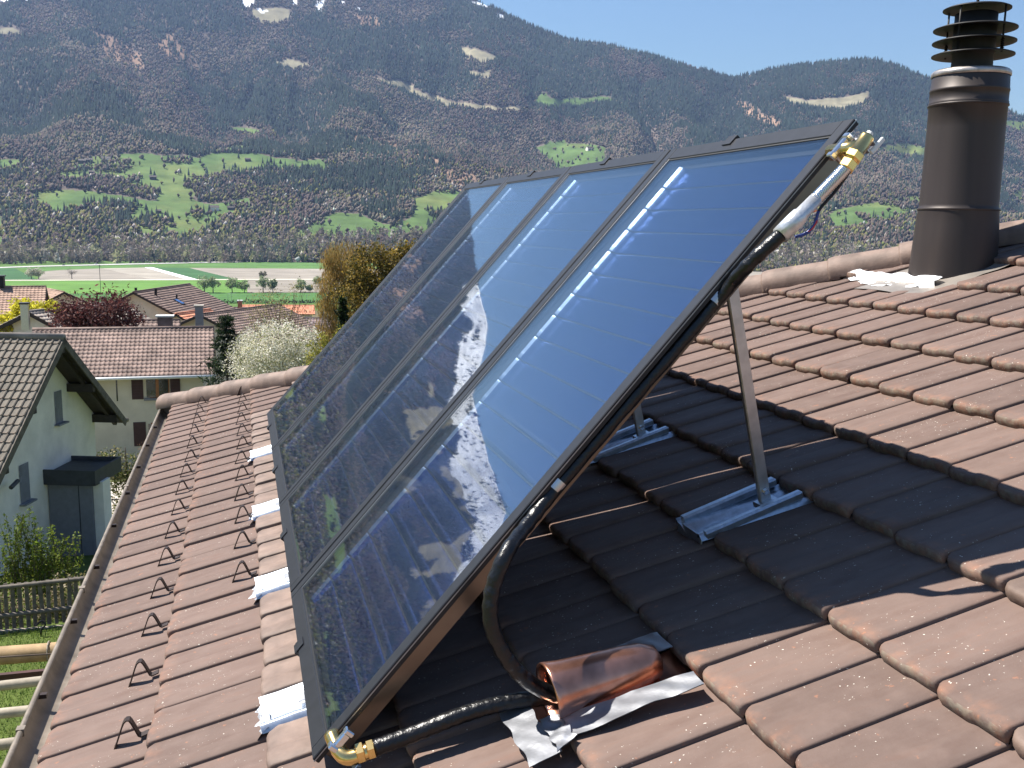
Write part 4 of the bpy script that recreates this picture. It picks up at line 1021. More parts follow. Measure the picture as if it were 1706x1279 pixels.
Pc = H1['apex']-r*3.4+q*.3
chimney_on(H1, Pc, 1.0, .6, 1.15, M['render'], rot=-.3)
add('eave_gutter', tube([H1['dv'][1][0]+H1['dv'][1][1]*-.05, H1['dv'][1][0]+H1['dv'][1][1]*4], .07, 8), M['gutter'], H1['t'], True)

# -- cream house in the middle
ap = ony(356, 545.5, 51.9)
H2 = gable('cream_house', 'cream two storey house with pinkish tiled roof and maroon shutters', ap, (1, .02), 8.6, 3.9, RAD(26), -12.6, mset('cream', 'roof_red'), .55, .55, tw=.212, tl=.335)
yw = (H2['A0']-H2['q']*H2['iw'])[1]
def w2(px, py, o=0): return ony(px, py, yw-.02-o)
def rect(h, name, x0, y0_, x1, y1_, mat, o=0., th=.05, par=None):
    p, p2 = w2(x0, y0_, o), w2(x1, y1_, o)
    return add(name, bbox((p[0], p[1]-th, p[2]), (p2[0], p[1]+.01, p2[2])), mat, par or h['t'])
wn_ = rect(H2, 'window', 240.5, 627, 283, 664, M['orange_wood'], .0, .03)
rect(H2, 'pane', 243, 629.5, 260, 661.5, M['pane'], .03, .02, wn_); rect(H2, 'pane', 264, 629.5, 281, 661.5, M['pane'], .03, .02, wn_); rect(H2, 'window_sill', 240, 663, 284, 665.5, M['panelgrey'], .0, .14, wn_)
for x0, x1 in ((218.5, 239.5), (283, 301)):
    sh = rect(H2, 'shutter', x0, 627.5, x1, 664.5, M['shutter'], .0, .07)
    for yy in range(0, 7): rect(H2, 'louvre', x0+2.5, 631+yy*4.6, x1-2.5, 633.5+yy*4.6, M['shutter'], .06, .035, sh)
dr = rect(H2, 'balcony_door', 160, 624, 200, 668, M['orange_wood'], .0, .04); rect(H2, 'pane', 166, 629, 197, 668, M['pane'], .04, .02, dr)
wn2 = rect(H2, 'window', 245, 704, 262, 742, M['orange_wood'], .0, .03); rect(H2, 'pane', 247, 706, 260, 740, M['pane'], .03, .02, wn2)
rect(H2, 'shutter', 222, 703, 244.5, 742, M['shutter'], .0, .07); rect(H2, 'shutter', 262.5, 703, 282, 742, M['shutter'], .0, .07)
rect(H2, 'garden_door', 170, 704, 206, 760, M['shutter'], .0, .05)
E0 = H2['dv'][0][0] if H2['dv'][0][0][1] < H2['dv'][1][0][1] else H2['dv'][1][0]
add('eave_gutter', tube([E0+np.array([.05, -.07, -.06]), E0+np.array([-8.6, -.07-.17, -.06])], .075, 10), M['white'], H2['t'], True)
gq = H2['A0']+H2['r']*.02
for px0, py0, px1, py1 in ((349, 606, 352.5, 622), (357, 612, 359.5, 623)):
    p, p2 = plane_hit(px0, py0, gq, H2['r']), plane_hit(px1, py1, gq, H2['r'])
    add('gable_window', ([np.array([p[0]+.02, p[1], p[2]]), np.array([p2[0]+.02, p2[1], p[2]]), np.array([p2[0]+.02, p2[1], p2[2]]), np.array([p[0]+.02, p[1], p2[2]])], [(0, 1, 2, 3)]), M['shutter'], H2['t'])

# -- roofs further down the slope
def G(P): return float(gz(P[0], P[1]))
def far_house(label, px, py, d, rdir, rl, hw, pitch, wall, rf, tw=.3, tl=.42, over=.6, name='village_house'):
    P = at(px, py, d); h = gable(name, label, P, rdir, rl, hw, RAD(pitch), G(P)-.3, mset(wall, rf), over, .5, tw=tw, tl=tl, group='village houses down the slope'); return h
def slope_point(h, f, along, idx=None):
    i = idx if idx is not None else (0 if ((h['dv'][0][0]+h['dv'][0][2]*2)@h['dv'][0][3]) < 0 else 1)
    E0, a, up_, nrm, sl_ = h['dv'][i]; return E0+up_*sl_*f+a*along, nrm, up_, a
def skylight(h, f, along, w=.8, l=1.1, mat='bluepane', idx=None):
    P, nrm, up_, a = slope_point(h, f, along, idx); R = np.stack([up_, a, nrm], 1)
    k = add('skylight', box(P+nrm*.05, (l, w, .16), R), M['fascia'], h['t']); add('pane', box(P+nrm*.135, (l-.12, w-.12, .015), R), M[mat], k)
def vent(h, f, along, hgt=.5, r_=.09, idx=None):
    P, nrm, up_, a = slope_point(h, f, along, idx); add('vent_pipe', tube([P-nrm*.1, P+np.array([0, 0, hgt])], r_, 8), M['iron'], h['t'])
h3 = far_house('house with salmon orange tiled roof and cream gable at the far left', 77, 477, 95, (1, .12), 14, 4.9, 25, 'cream', 'roof_orange')
chimney_on(h3, h3['apex']-h3['r']*3.6, .6, .6, .9, M['iron']); vent(h3, .75, 4.6, .9, .12); vent(h3, .3, 2.0)
g3 = plane_hit(79.5, 503, h3['A0']+h3['r']*.03, h3['r']); add('window', box(g3, (.06, .9, 1.1)), M['pane'], h3['t'])
h4 = far_house('orange brown roof between the salmon roof and the purple leaved tree', 107, 486, 118, (.5, -1), 9, 5.5, 26, 'cream', 'roof_orange'); vent(h4, .8, 3)
h5 = far_house('grey brown hip-like roof with a metal flue, behind the left white house', 47, 519, 66, (-.55, -1), 9, 5.0, 24, 'render', 'roof_grey')
P5, n5, u5, a5 = slope_point(h5, .95, .8); chimney_on(h5, at(42, 527, 64.5), .42, .42, .75, M['alu'])
for i_ in (0, 1): skylight(h5, .35, 4.0, idx=i_)
h6 = far_house('brown striped roof with two vents, just right of the purple leaved tree', 222, 486, 108, (-.35, -1), 15, 5.6, 27, 'cream', 'roof_brown')
for i_ in (0, 1): vent(h6, .8, 3, .8, .14, i_); skylight(h6, .5, 5, idx=i_); vent(h6, .6, 5.8, .5, .1, i_)
h6b = far_house('brown roof with small vents beyond the striped roof', 252, 494, 122, (-.2, -1), 12, 6.4, 27, 'cream', 'roof_brown'); vent(h6b, .8, 3, .8, .14, 0); vent(h6b, .8, 3, .8, .14, 1)
h7 = far_house('brown roof carrying a dark square chimney, behind the cream house', 333, 523, 84, (-.7, -1), 12, 6.5, 22, 'cream', 'roof_brown')
chimney_on(h7, at(332, 527, 82), .62, .62, .85, M['panelgrey'], M['concrete'])
h8 = far_house('purple brown roof behind the little spruce', 440, 513, 122, (1, -.25), 13, 7.5, 20, 'cream', 'roof_purple'); chimney_on(h8, at(400, 512, 121), .55, .55, .8, M['roof_bright'], M['white'])
vent(h8, .6, 6, .5, .1)
h8b = far_house('purple brown roof partly behind the blossoming tree', 560, 530, 92, (1, -.1), 12, 6, 20, 'cream', 'roof_purple')
h9 = far_house('long bright orange roof beyond the blossoming tree', 524, 508, 190, (1, -.05), 14, 4, 20, 'cream', 'roof_bright')
h10 = far_house('low brown roof with a blue skylight directly behind the cream house', 300, 533, 70, (1, .02), 8, 4.0, 24, 'cream', 'roof_brown'); skylight(h10, .62, 3.4, .9, .9); chimney_on(h10, at(275.5, 541, 67), .92, .6, .55, M['roof_purple'], M['white'])
h11 = far_house('small orange roof tip beside the brown chimney roof', 293, 522, 100, (-.6, -1), 6, 3, 28, 'cream', 'roof_bright')
# barns and chalets on the green slope opposite
def chalet(px, py, w, white=False, lab=''):
    lo, hi = 1500., 4400.; d = ray(px, py); H_ = math.hypot(d[0], d[1])
    for R_t in np.linspace(1620, 4400, 1400):
        p = d/H_*R_t
        if float(mz(p[0], p[1])) > p[2]: break
    P = np.array([p[0], p[1], float(mz(p[0], p[1]))+w*.62])
    gable('hillside_barn', lab, P+np.array([w*.6, 0, 0]), (1, .1), w*1.2, w*.5, RAD(30), P[2]-w*.75, mset('render' if white else 'dark_wood', 'roof_grey' if white else 'roof_brown'), .6, .6, tiled=False, gtrim=False, group='barns on the green slope')
for px, py, w, wh_, lab in ((137, 271, 14, False, 'dark barn at the left end of the hamlet on the green slope'), (148, 270, 15, False, 'dark barn beside the white house of the hamlet'), (177, 268, 17, True, 'white house of the hamlet on the green slope'), (153, 289, 11, False, 'lone dark barn below the hamlet'), (255, 298, 13, False, 'brown barn in the middle of the green slope'), (302, 262, 10, False, 'small barn at the top edge of the green slope'), (357, 350, 16, True, 'white roofed barn beside the track on the lower slope'), (384, 349, 11, False, 'dark barn right of the white roofed barn'), (413, 268, 12, False, 'dark barn at the right end of the green slope'), (982, 250, 18, True, 'white barn on the meadow above the collector row'), (264, 354, 10, False, 'low grey barn on the lower slope')):
    chalet(px, py, w, wh_, lab)
# vehicles on the motorway
def lorry(px, py, ln_, hgt, mat, lab, cab=True):
    P = onz(px, py, PLAIN+.45); P2 = onz(px+6, py-.25, PLAIN+.45); dx = P2-P; dx[2] = 0; dx /= np.linalg.norm(dx); s_ = np.array([-dx[1], dx[0], 0]); R = np.stack([dx, s_, np.array([0, 0, 1.])], 1)
    t = empty('lorry' if cab else 'car', P, lab, 'lorry' if cab else 'car', 'vehicles on the motorway')
    if cab:
        add('cargo_box', bevelbox(P+dx*-.06*ln_+np.array([0, 0, hgt*.58]), (ln_*.78, 2.5, hgt*.76), R, .08), mat, t)
        cabp = add('cab', bevelbox(P+dx*ln_*.42+np.array([0, 0, hgt*.48]), (ln_*.15, 2.4, hgt*.66), R, .15), mat, t); add('windscreen', box(P+dx*ln_*.497+np.array([0, 0, hgt*.6]), (.06, 2.0, hgt*.22), R), M['pane'], cabp)
    else:
        bd = add('body', bevelbox(P+np.array([0, 0, .7]), (4.3, 1.75, .75), R, .15), mat, t); add('cabin', bevelbox(P+np.array([0, 0, 1.25]), (2.3, 1.6, .55), R, .18), M['pane'], bd)
    for f in ((-.38, -.2, .38) if cab else (-.3, .3)):
        for sd in (-1, 1): add('wheel', lathe([(0, -.15), (.5 if cab else .32, -.15), (.5 if cab else .32, .15), (0, .15)], P+dx*ln_*f+s_*sd*(1.1 if cab else .78)+np.array([0, 0, .5 if cab else .32]), s_, 12), M['tyre'], t)
lorry(241, 436.5, 15, 4.0, M['truck_white'], 'white and grey lorry on the motorway'); lorry(266, 436, 10, 3.6, M['truck_red'], 'red lorry behind the white lorry on the motorway'); lorry(357, 434.3, 10, 4.2, M['truck_red'], 'red lorry further right on the motorway')
for px, py, mt, lab in ((160, 440.3, 'truck_white', 'white car at the left on the motorway'), (284, 437.6, 'truck_dark', 'dark car between the red lorries on the motorway'), (443, 434.2, 'truck_dark', 'dark car near the birch on the motorway'), (106, 441.8, 'truck_dark', 'dark car nearest the left edge on the motorway'), (331, 435.8, 'truck_white', 'pale car just left of the right red lorry')): lorry(px, py, 4.3, 1.5, M[mt], lab, False)

# ------------------------------------------------------------------ trees and shrubs
def leaves(centers, size, colors, stretch=(1, 1, 1), tri=False, droop=0.):
    n = len(centers); a = rng.normal(0, 1, (n, 3)); a /= np.linalg.norm(a, axis=1)[:, None]; b = rng.normal(0, 1, (n, 3))
    if droop: a = a*(1-droop)+np.array([0, 0, -1.])*droop; a /= np.linalg.norm(a, axis=1)[:, None]
    b -= a*(a*b).sum(1)[:, None]; b /= np.linalg.norm(b, axis=1)[:, None]
    s = size*rng.uniform(.6, 1.4, (n, 1)); st = np.asarray(stretch)
    p0 = centers-a*s*st[0]; p1 = centers+b*s*.55*st[1]; p2 = centers+a*s*st[0]; p3 = centers-b*s*.55*st[1]
    V = np.stack([p0, p1, p2, p3], 1).reshape(-1, 3); F = np.arange(4*n).reshape(-1, 4)
    return V, F, np.repeat(colors, 4, 0)
def crown_points(ells, n, hollow=.35, clump=.5):
    """points spread through ellipsoids, gathered in clumps with gaps between"""
    w = np.array([e[3]*e[4]*e[5] for e in ells]); w /= w.sum(); out = []
    for e, f in zip(ells, w):
        m = max(12, int(n*f)); nc = max(8, m//45)
        d = rng.normal(0, 1, (nc, 3)); d /= np.linalg.norm(d, axis=1)[:, None]; rr = rng.uniform(hollow, 1, (nc, 1))**.6
        cc = d*rr*np.array(e[3:6])+np.array(e[:3]); k = rng.integers(0, nc, m); sc = np.array(e[3:6]).mean()*.22*clump*2
        out.append(cc[k]+rng.normal(0, 1, (m, 3))*sc*.6)
    return np.vstack(out)
def limb(p0, p1, r0_, r1_, bend=.12, n=6):
    p0 = np.asarray(p0, float); p1 = np.asarray(p1, float); l = np.linalg.norm(p1-p0); t = np.linspace(0, 1, n)[:, None]
    o = rng.normal(0, bend*l*.5, 3); P = p0*(1-t)+p1*t+o*np.sin(t*np.pi); return tube(P, np.linspace(r0_, r1_, n), 7)
def tree(name, label, base, h, ells, cols, n, leaf, tr_=.12, bark='bark', cat='tree', group=None, stretch=(1, 1, 1), droop=0., clump=.5, twigs=14, hollow=.35, lvar=.25):
    base = np.asarray(base, float); t = empty(name, base, label, cat, group)
    C_ = crown_points(ells, n, hollow, clump)+base
    cols = np.asarray(cols, float); ci = cols[rng.integers(0, len(cols), len(C_))]*(1+rng.normal(0, lvar, (len(C_), 1)))
    top = np.array([np.mean([e[0] for e in ells]), np.mean([e[1] for e in ells]), h*.72])+base
    gs = [limb(base-np.array([0, 0, .3]), top, tr_, tr_*.35, .04, 8)]
    for _ in range(twigs):
        e = ells[rng.integers(0, len(ells))]; d = rng.normal(0, 1, 3); d /= np.linalg.norm(d); d[2] = abs(d[2])*.8+.05
        tip = np.array(e[:3])+d*np.array(e[3:6])*.8+base; f = rng.uniform(.35, .9); gs.append(limb(base+(top-base)*f, tip, tr_*.38*(1.2-f), tr_*.06, .12))
    add('trunk', join(*gs), M[bark], t, True)
    V, F, Cc = leaves(C_, leaf, np.clip(ci, .004, .95), stretch, droop=droop)
    put('crown', fast_mesh('crown', V-base, F, M['leaf'], False, Cc), t); return t
def gp(px, d): P = at(px, 600, d); return np.array([P[0], P[1], float(gz(P[0], P[1]))])
def topz(px, py, d): return at(px, py, d)[2]
# purple leaved tree behind the cream house
b = gp(165, 62); zt = topz(165, 490, 62)-b[2]; k_ = 62/1578.
tree('purple_leaved_tree', 'round purple leaved tree behind the cream house', b, zt, [(0, 0, zt-1.4, 2.3, 2, 1.4), (-1.2, 0, zt-1.9, 1.5, 1.5, 1.3), (1.0, 0, zt-1.7, 1.5, 1.5, 1.4), (0, 0, zt-3, 2.4, 2, 1.6)], [(.085, .028, .028), (.12, .045, .04), (.06, .018, .02), (.16, .075, .065)], 11000, .10, .18, clump=.7, stretch=(1.2, .8, 1))
b = gp(65, 68); zt = topz(65, 500, 68)-b[2]
tree('yellow_shrub', 'bright yellow flowering shrub beside the purple leaved tree', b, zt, [(-.6, 0, zt-.9, 1.1, 1, .9), (.5, 0, zt-1.0, 1.2, 1, .9), (1.4, 0, zt-1.4, .9, 1, 1.0), (-1.6, 0, zt-1.7, .8, .8, 1.)], [(.55, .50, .03), (.48, .46, .04), (.60, .54, .06)], 9500, .095, .1, cat='shrub', clump=.6)
b = gp(20, 70); zt = topz(18, 526, 70)-b[2]
# slim spruce at the corner of the cream house
def conifer(name, label, base, h, rad, col, group=None, lev=22, group_n=0, dense=26):
    t = empty(name, base, label, 'tree', group); base = np.asarray(base, float)
    add('trunk', tube([base-np.array([0, 0, .2]), base+np.array([0, 0, h*.97])], np.array([.09, .015])*h/6, 7), M['bark'], t)
    P = []; 
    for i in range(lev):
        f = i/lev; z = h*(.06+.94*f); r_ = rad*(1-f)**.85*(1+.25*math.sin(i*2.1))
        for j in range(9):
            a = rng.uniform(0, 6.28); rr = r_*rng.uniform(.55, 1.1)
            m = dense; u = np.sqrt(rng.random(m)); P.append(np.stack([np.cos(a)*rr*u+rng.normal(0, .05*rad, m), np.sin(a)*rr*u+rng.normal(0, .05*rad, m), z-.22*rr*u+.16*rr*u*u+rng.normal(0, .02*h/lev*8, m)], 1))
    P = np.vstack(P)+base; cc = np.asarray(col)*(1+rng.normal(0, .35, (len(P), 1)))
    V, F, Cc = leaves(P, .055*h/4.5, np.clip(cc, .003, 1), (1.5, .5, 1), droop=.3)
    put('crown', fast_mesh('crown', V-base, F, M['leaf'], False, Cc), t); return t
b = gp(378, 43); zt = topz(376, 520, 43)-b[2]; conifer('spruce_tree', 'slim dark spruce at the corner of the cream house', b, zt, 2.7, (.022, .038, .016), lev=26)
# white blossoming tree
b = gp(462, 36); zt = topz(462, 528, 36)-b[2]
tree('blossom_tree', 'white blossoming fruit tree just beyond the hip of the roof', b, zt, [(-.25, 0, zt-1.1, 1.2, 1.1, .95), (.75, 0, zt-1.0, .9, .9, .8), (-.9, .2, zt-1.6, .9, 1, .9), (.2, 0, zt-2.1, 1.6, 1.3, 1.0), (1.15, 0, zt-1.7, .6, .6, .6)], [(.80, .76, .64), (.75, .71, .58), (.84, .80, .72), (.28, .30, .12), (.55, .52, .38)], 24000, .034, .12, clump=.55, twigs=26, lvar=.15)
# golden weeping birch
b = gp(575, 50); zt = topz(580, 404, 50)-b[2]
t = tree('birch_tree', 'golden weeping birch left of the collector row', b, zt, [(0, 0, zt-1.1, 1.15, 1.1, 1.0), (-.55, 0, zt-2.6, .9, .9, 1.6), (-.9, 0, zt-4.2, .7, .8, 1.3), (.6, 0, zt-2.2, 1.0, 1, 1.5), (-.4, 0, zt-5.6, 1.0, 1, 1.4)], [(.34, .22, .07), (.42, .27, .09), (.26, .18, .06), (.30, .24, .08)], 24000, .066, .14, 'palebark', clump=.55, droop=.75, stretch=(1.7, .35, 1), twigs=24)
# dark bushy tree with gold buds and its neighbours
b = gp(648, 42); zt = topz(650, 402, 42)-b[2]
tree('budding_tree', 'dense tree with golden buds behind the far collector', b, zt, [(-.6, 0, zt-1.3, 1.2, 1.2, 1.1), (.6, 0, zt-1.0, 1.2, 1.2, 1.0), (1.5, 0, zt-.8, 1.0, 1, .9), (-1.2, 0, zt-2.6, 1.2, 1.2, 1.5), (.3, 0, zt-2.8, 1.7, 1.5, 1.5), (-1.0, 0, zt-4.2, 1.2, 1.3, 1.5)], [(.24, .17, .035), (.30, .20, .04), (.10, .085, .02), (.16, .12, .03), (.05, .05, .015)], 28000, .062, .16, clump=.5, twigs=26)
b = gp(572, 38); zt = topz(575, 488, 38)-b[2]; conifer('spruce_tree', 'dark young conifer below the golden birch', b, zt, 1.0, (.020, .034, .012), lev=24)
b = gp(545, 30); zt = topz(548, 556, 30)-b[2]
tree('yellow_green_shrub', 'yellow green shrub between the blossoming tree and the collector row', b, zt, [(-.2, 0, zt-.6, .6, .6, .6), (.35, 0, zt-.4, .6, .6, .6), (.0, 0, zt-1.5, .9, .8, .9)], [(.26, .24, .04), (.33, .28, .05), (.17, .19, .04)], 5000, .036, .06, cat='shrub')
b = gp(468, 64); zt = topz(468, 470, 64)-b[2]
tree('budding_tree', 'thin tree with pale green buds behind the blossoming tree', b, zt, [(-1.0, 0, zt-1.6, 1.3, 1.2, 1.5), (1.0, 0, zt-1.4, 1.3, 1.2, 1.4), (0, 0, zt-2.8, 2.0, 1.5, 1.3)], [(.25, .23, .09), (.30, .26, .10), (.22, .18, .10)], 2600, .05, .10, twigs=60, clump=.8)
b = gp(345, 150); tree('budding_tree', 'thin bare tree on the slope beside the railway line', b, 8.5, [(0, 0, 5.5, 3.0, 3, 2.6)], [(.20, .15, .12), (.24, .2, .1)], 1500, .14, .15, twigs=50, clump=.8)
b = gp(308, 130); tree('green_shrub', 'light green bush beside the brown chimney roof', b, 4.5, [(0, 0, 2.6, 2.5, 2, 1.6), (3, 0, 2.6, 2.5, 2, 1.6)], [(.17, .20, .06), (.24, .25, .08)], 2500, .13, .1, cat='shrub')
b = gp(500, 75); tree('green_shrub', 'loose green bush under the bright orange roof', b, 4.5, [(0, 0, 3.4, 3.5, 2, 1.6)], [(.17, .18, .06), (.22, .21, .08)], 2500, .1, .1, cat='shrub')
# trees out on the fields: one object each
GRP = 'blossoming trees along the field edge'
def ftree(px, py, hpx, wpx, col, lab, bare=False, nm='field_tree'):
    b = onz(px, py, PLAIN); d = math.hypot(b[0], b[1]); s_ = d/1578.; h = hpx*s_; w = wpx*s_*.5
    tree(nm, lab, b, h, [(0, 0, h*.62, w*.8, w*.8, h*.34), (-w*.35, 0, h*.52, w*.6, w*.6, h*.25), (w*.35, 0, h*.52, w*.6, w*.6, h*.25)], col, 260 if bare else 1500, .55 if not bare else .35, h*.035, group=GRP, twigs=30 if bare else 10, clump=.7)
PG = [(.33, .38, .20), (.42, .45, .28), (.20, .27, .10), (.13, .19, .07)]
WHT = [(.62, .60, .50), (.50, .48, .38), (.36, .36, .22)]
for px, py, hp_, wp_, col, lab in ((341, 487.5, 27, 24, PG, 'leftmost blossoming tree of the pair left of the tree row'), (355, 487.5, 27, 24, PG, 'right hand tree of the leftmost blossoming pair'), (387, 487.3, 24, 23, PG, 'third blossoming tree along the field edge'), (407, 487.3, 20, 21, PG, 'fourth, smaller blossoming tree along the field edge'), (438.5, 487, 27, 22, PG, 'tall blossoming tree in front of the ploughed field'), (455, 487, 22, 18, PG, 'smaller tree just right of the tall blossoming tree'), (501, 487, 22, 23, PG, 'blossoming tree left of the birch at the field edge'), (515, 487, 13, 14, PG, 'low tree beside the birch at the field edge'), (531, 477, 16, 24, PG, 'tree half hidden by the birch in the field'), (52.5, 465, 19, 16, WHT, 'left of the two white blossoming trees in the left field'), (64.5, 465, 18, 18, WHT, 'right of the two white blossoming trees in the left field')):
    ftree(px, py, hp_, wp_, col, lab)
ftree(120, 465, 19, 22, [(.24, .20, .16), (.20, .17, .13)], 'bare tree in the left ploughed field', True)
ftree(438, 463, 11, 15, [(.18, .18, .10), (.2, .18, .12)], 'small rounded bush beyond the tall blossoming tree', False, 'field_bush')
ftree(320, 487.6, 10, 9, [(.18, .19, .08), (.16, .15, .08)], 'little bush left of the blossoming pair', False, 'field_bush')
ftree(505, 437, 15, 14, [(.07, .11, .04), (.10, .13, .05)], 'dark green bush beside the motorway', False, 'field_bush')
# pole in the meadow and the mast on the slope
P = onz(168, 489, PLAIN); Pt = P+np.array([0, 0, 44*math.hypot(P[0], P[1])/1578.])
add('utility_pole', join(tube([P, Pt], .22, 6), box(Pt-np.array([0, 0, 1.2]), (3.0, .25, .25)), box(Pt-np.array([0, 0, .4]), (.6, .6, .5))), M['iron'], label='tall dark pole standing in the green field', cat='pole')
# railway-like dark hedge line at the near edge of the fields
hx_ = []; 
for px in np.linspace(-60, 545, 330):
    P = onz(px, 506.5+(0 if px > 0 else -px*.01)-px*.003, PLAIN); hx_.append(P+np.array([0, rng.normal(0, 1.0), 0]))
hx_ = np.array(hx_); V, F, Cc = tuft_trees(len(hx_), hx_[:, 0], hx_[:, 1], hx_[:, 2], rng.uniform(1.5, 3.2, len(hx_)), np.tile([[.05, .055, .03]], (len(hx_), 1)), 8, .8)
put('hedge', fast_mesh('hedge', V, F, M['forest'], False, Cc), label='dark low hedge along the near edge of the fields', cat='hedge')
for px, h_, lab in ((380, 16, 'railway mast left of the paired one at the fields edge'), (386, 16, 'railway mast right of its neighbour, below the third field tree'), (343, 18, 'railway mast below the leftmost pair of field trees'), (545, 17, 'railway mast beside the birch at the fields edge'), (511, 14, 'railway mast below the low tree near the birch')):
    P = onz(px, 505, PLAIN); k_ = math.hypot(P[0], P[1])/1578.; T_ = P+np.array([0, 0, h_*k_])
    add('railway_mast', join(tube([P, T_], .16, 6), tube([T_-np.array([0, 0, .6]), T_+np.array([3.2, 0, .2])], .10, 5)), M['alu'], label=lab, cat='mast', group='railway masts')

# garden shrub of upright stems behind the fence
sb = gnd(85, 985); sb = np.array([sb[0], 22.0, float(gz(sb[0], 22.0))])
t = empty('stem_shrub', sb, 'tall shrub of upright leafy stems behind the picket fence', 'shrub')
gs = []; LP_ = []
for i in range(120):
    x0 = rng.uniform(-1.45, .95); b0 = sb+np.array([x0, rng.uniform(-.4, .5), -.1]); hgt = rng.uniform(1.2, 2.5)*(1-.18*abs(x0+.1)); lean = rng.normal(0, .16)+x0*.06
    P = np.array([b0+np.array([lean*f*f*hgt, rng.normal(0, .01), f*hgt]) for f in np.linspace(0, 1, 6)]); gs.append(tube(P, np.linspace(.011, .004, 6), 5))
    m = int(46*hgt); f = rng.uniform(.25, 1.02, m); LP_.append(b0+np.stack([lean*f*f*hgt+rng.normal(0, .035, m), rng.normal(0, .04, m), f*hgt], 1))
add('stems', join(*gs), M['bark'], t, kind='stuff')
LP_ = np.vstack(LP_); cc = np.array([(.12, .17, .02), (.17, .20, .025), (.08, .12, .015)])[rng.integers(0, 3, len(LP_))]*(1+rng.normal(0, .2, (len(LP_), 1)))
V, F, Cc = leaves(LP_, .036, np.clip(cc, .01, 1), (1.1, .8, 1)); put('foliage', fast_mesh('foliage', V-sb, F, M['leaf'], False, Cc), t)
b0 = sb+np.array([.2, -.9, 0]); C_ = crown_points([(-1.2, 0, .35, .9, .3, .45), (0, 0, .4, .9, .3, .5), (.8, 0, .5, .7, .3, .6)], 4200, .2, .8)+b0
cc = np.array([(.30, .24, .14), (.20, .17, .07), (.12, .15, .03), (.36, .30, .2)])[rng.integers(0, 4, len(C_))]
V, F, Cc = leaves(C_, .035, cc); put('dry_undergrowth', fast_mesh('dry_undergrowth', V-sb, F, M['leaf'], False, Cc), t)
# bush between the two houses
b = gp(195, 37); zt = topz(190, 700, 37)-b[2]
tree('garden_bush', 'green garden bush between the white house and the cream house', b, zt, [(.1, 0, zt*.25, .75, .7, 1.0), (-.2, 0, zt*.55, .7, .6, .6), (.5, 0, zt*.35, .5, .5, .6)], [(.10, .12, .03), (.16, .16, .05), (.07, .09, .02), (.30, .25, .14)], 3600, .05, .05, cat='shrub', clump=.7)
b = gp(243, 44); tree('bare_shrub', 'bare reddish shrub beside the lower shutters of the cream house', b, 2.4, [(0, 0, 1.5, .6, .6, .9)], [(.20, .12, .07)], 220, .04, .04, cat='shrub', twigs=60)

# picket fence below the shrub
yf = 20.3; fz = lambda x: float(gz(x, yf))
xs = [ony(px, 1000, yf)[0] for px in (-40, 160)]
fe = empty('picket_fence', (sum(xs)/2, yf, fz(sum(xs)/2)), 'weathered wooden picket fence in front of the stem shrub', 'fence')
pme = bevelbox((0, 0, 0), (.075, .022, .98), None, .006); pk_me = mk_mesh('picket', pme[0], pme[1], M['grey_wood'])
for x in np.arange(xs[0], xs[1], .132):
    o = bpy.data.objects.new('picket', pk_me); COL.objects.link(o); o.parent = fe
    o.location = Vector((x, yf+.03, fz(x)+.53))-WLOC[fe.name]; o.rotation_euler = (random.gauss(0, .02), random.gauss(0, .015), 0); o.scale = (random.uniform(.9, 1.1), 1, random.uniform(.97, 1.03))
for z in (.98, .38): add('rail', limb((xs[0], yf-.03, fz(xs[0])+z), (xs[1], yf-.03, fz(xs[1])+z), .045, .045, .006, 8), M['grey_wood'], fe, True)
add('kerb_board', bbox((xs[0], yf-.10, fz(xs[0])-.1), (xs[1], yf-.02, fz(xs[0])+.10)), M['pole'], fe)
# vine with a leaning trunk, on the lawn before the fence
vb = gnd(117, 1062); vt = ony(128, 975, vb[1])
vi = add('vine', join(limb(vb, vb*.4+vt*.6+np.array([.05, 0, 0]), .035, .025, .10), limb(vb*.4+vt*.6+np.array([.05, 0, 0]), ony(112, 960, vb[1]), .02, .006, .1), limb(vb*.4+vt*.6+np.array([.05, 0, 0]), ony(148, 962, vb[1]), .02, .006, .1)), M['bark'], smooth=True, label='gnarled bare vine trunk on the lawn before the fence', cat='vine')
hk = gnd(68, 1060); add('wire_hook', tube(spline([hk, hk+np.array([.02, 0, .14]), hk+np.array([.1, 0, .24]), hk+np.array([.02, 0, .32]), hk+np.array([-.06, 0, .24])], 5), .018, 6), M['iron'], label='small bent dark iron hook standing in the lawn', cat='hook')
# pergola of poles beside the gutter
PZ = -4.2
pg = empty('pergola', (-3.4, 8.8, -7.4), 'pergola of round wooden poles beside the eave', 'pergola')
def polebar(x0, x1, yy, z, r_, mat, nm):
    P = np.array([(x, yy+rng.normal(0, .006), z+rng.normal(0, .006)) for x in np.linspace(x0, x1, 12)]); return add(nm, tube(P, r_*(1+rng.normal(0, .03, 12)), 12), M[mat], pg, True)
lg = polebar(-5.2, -1.25, 9.64, PZ, .088, 'log', 'beam')
add('rope_tie', tube([(-1.93+.0*a, 9.64+.094*math.cos(a), PZ+.094*math.sin(a)) for a in np.linspace(0, 6.28, 16)], .007, 6), M['pole'], lg)
for yy in (9.03, 8.48, 7.94, 7.4): polebar(-5.2, -1.25, yy, PZ-.02, .045, 'pole', 'rafter')
add('brown_board', box((-1.95, 9.42, PZ-.14), (.9, .05, .10)), M['shutter'], pg)
for x, yy in ((-5.0, 9.6), (-5.0, 7.5), (-1.3, 9.6), (-1.3, 7.5)): add('post', tube([(x, yy, float(gz(x, yy))-.2), (x, yy, PZ-.05)], .07, 10), M['pole'], pg)
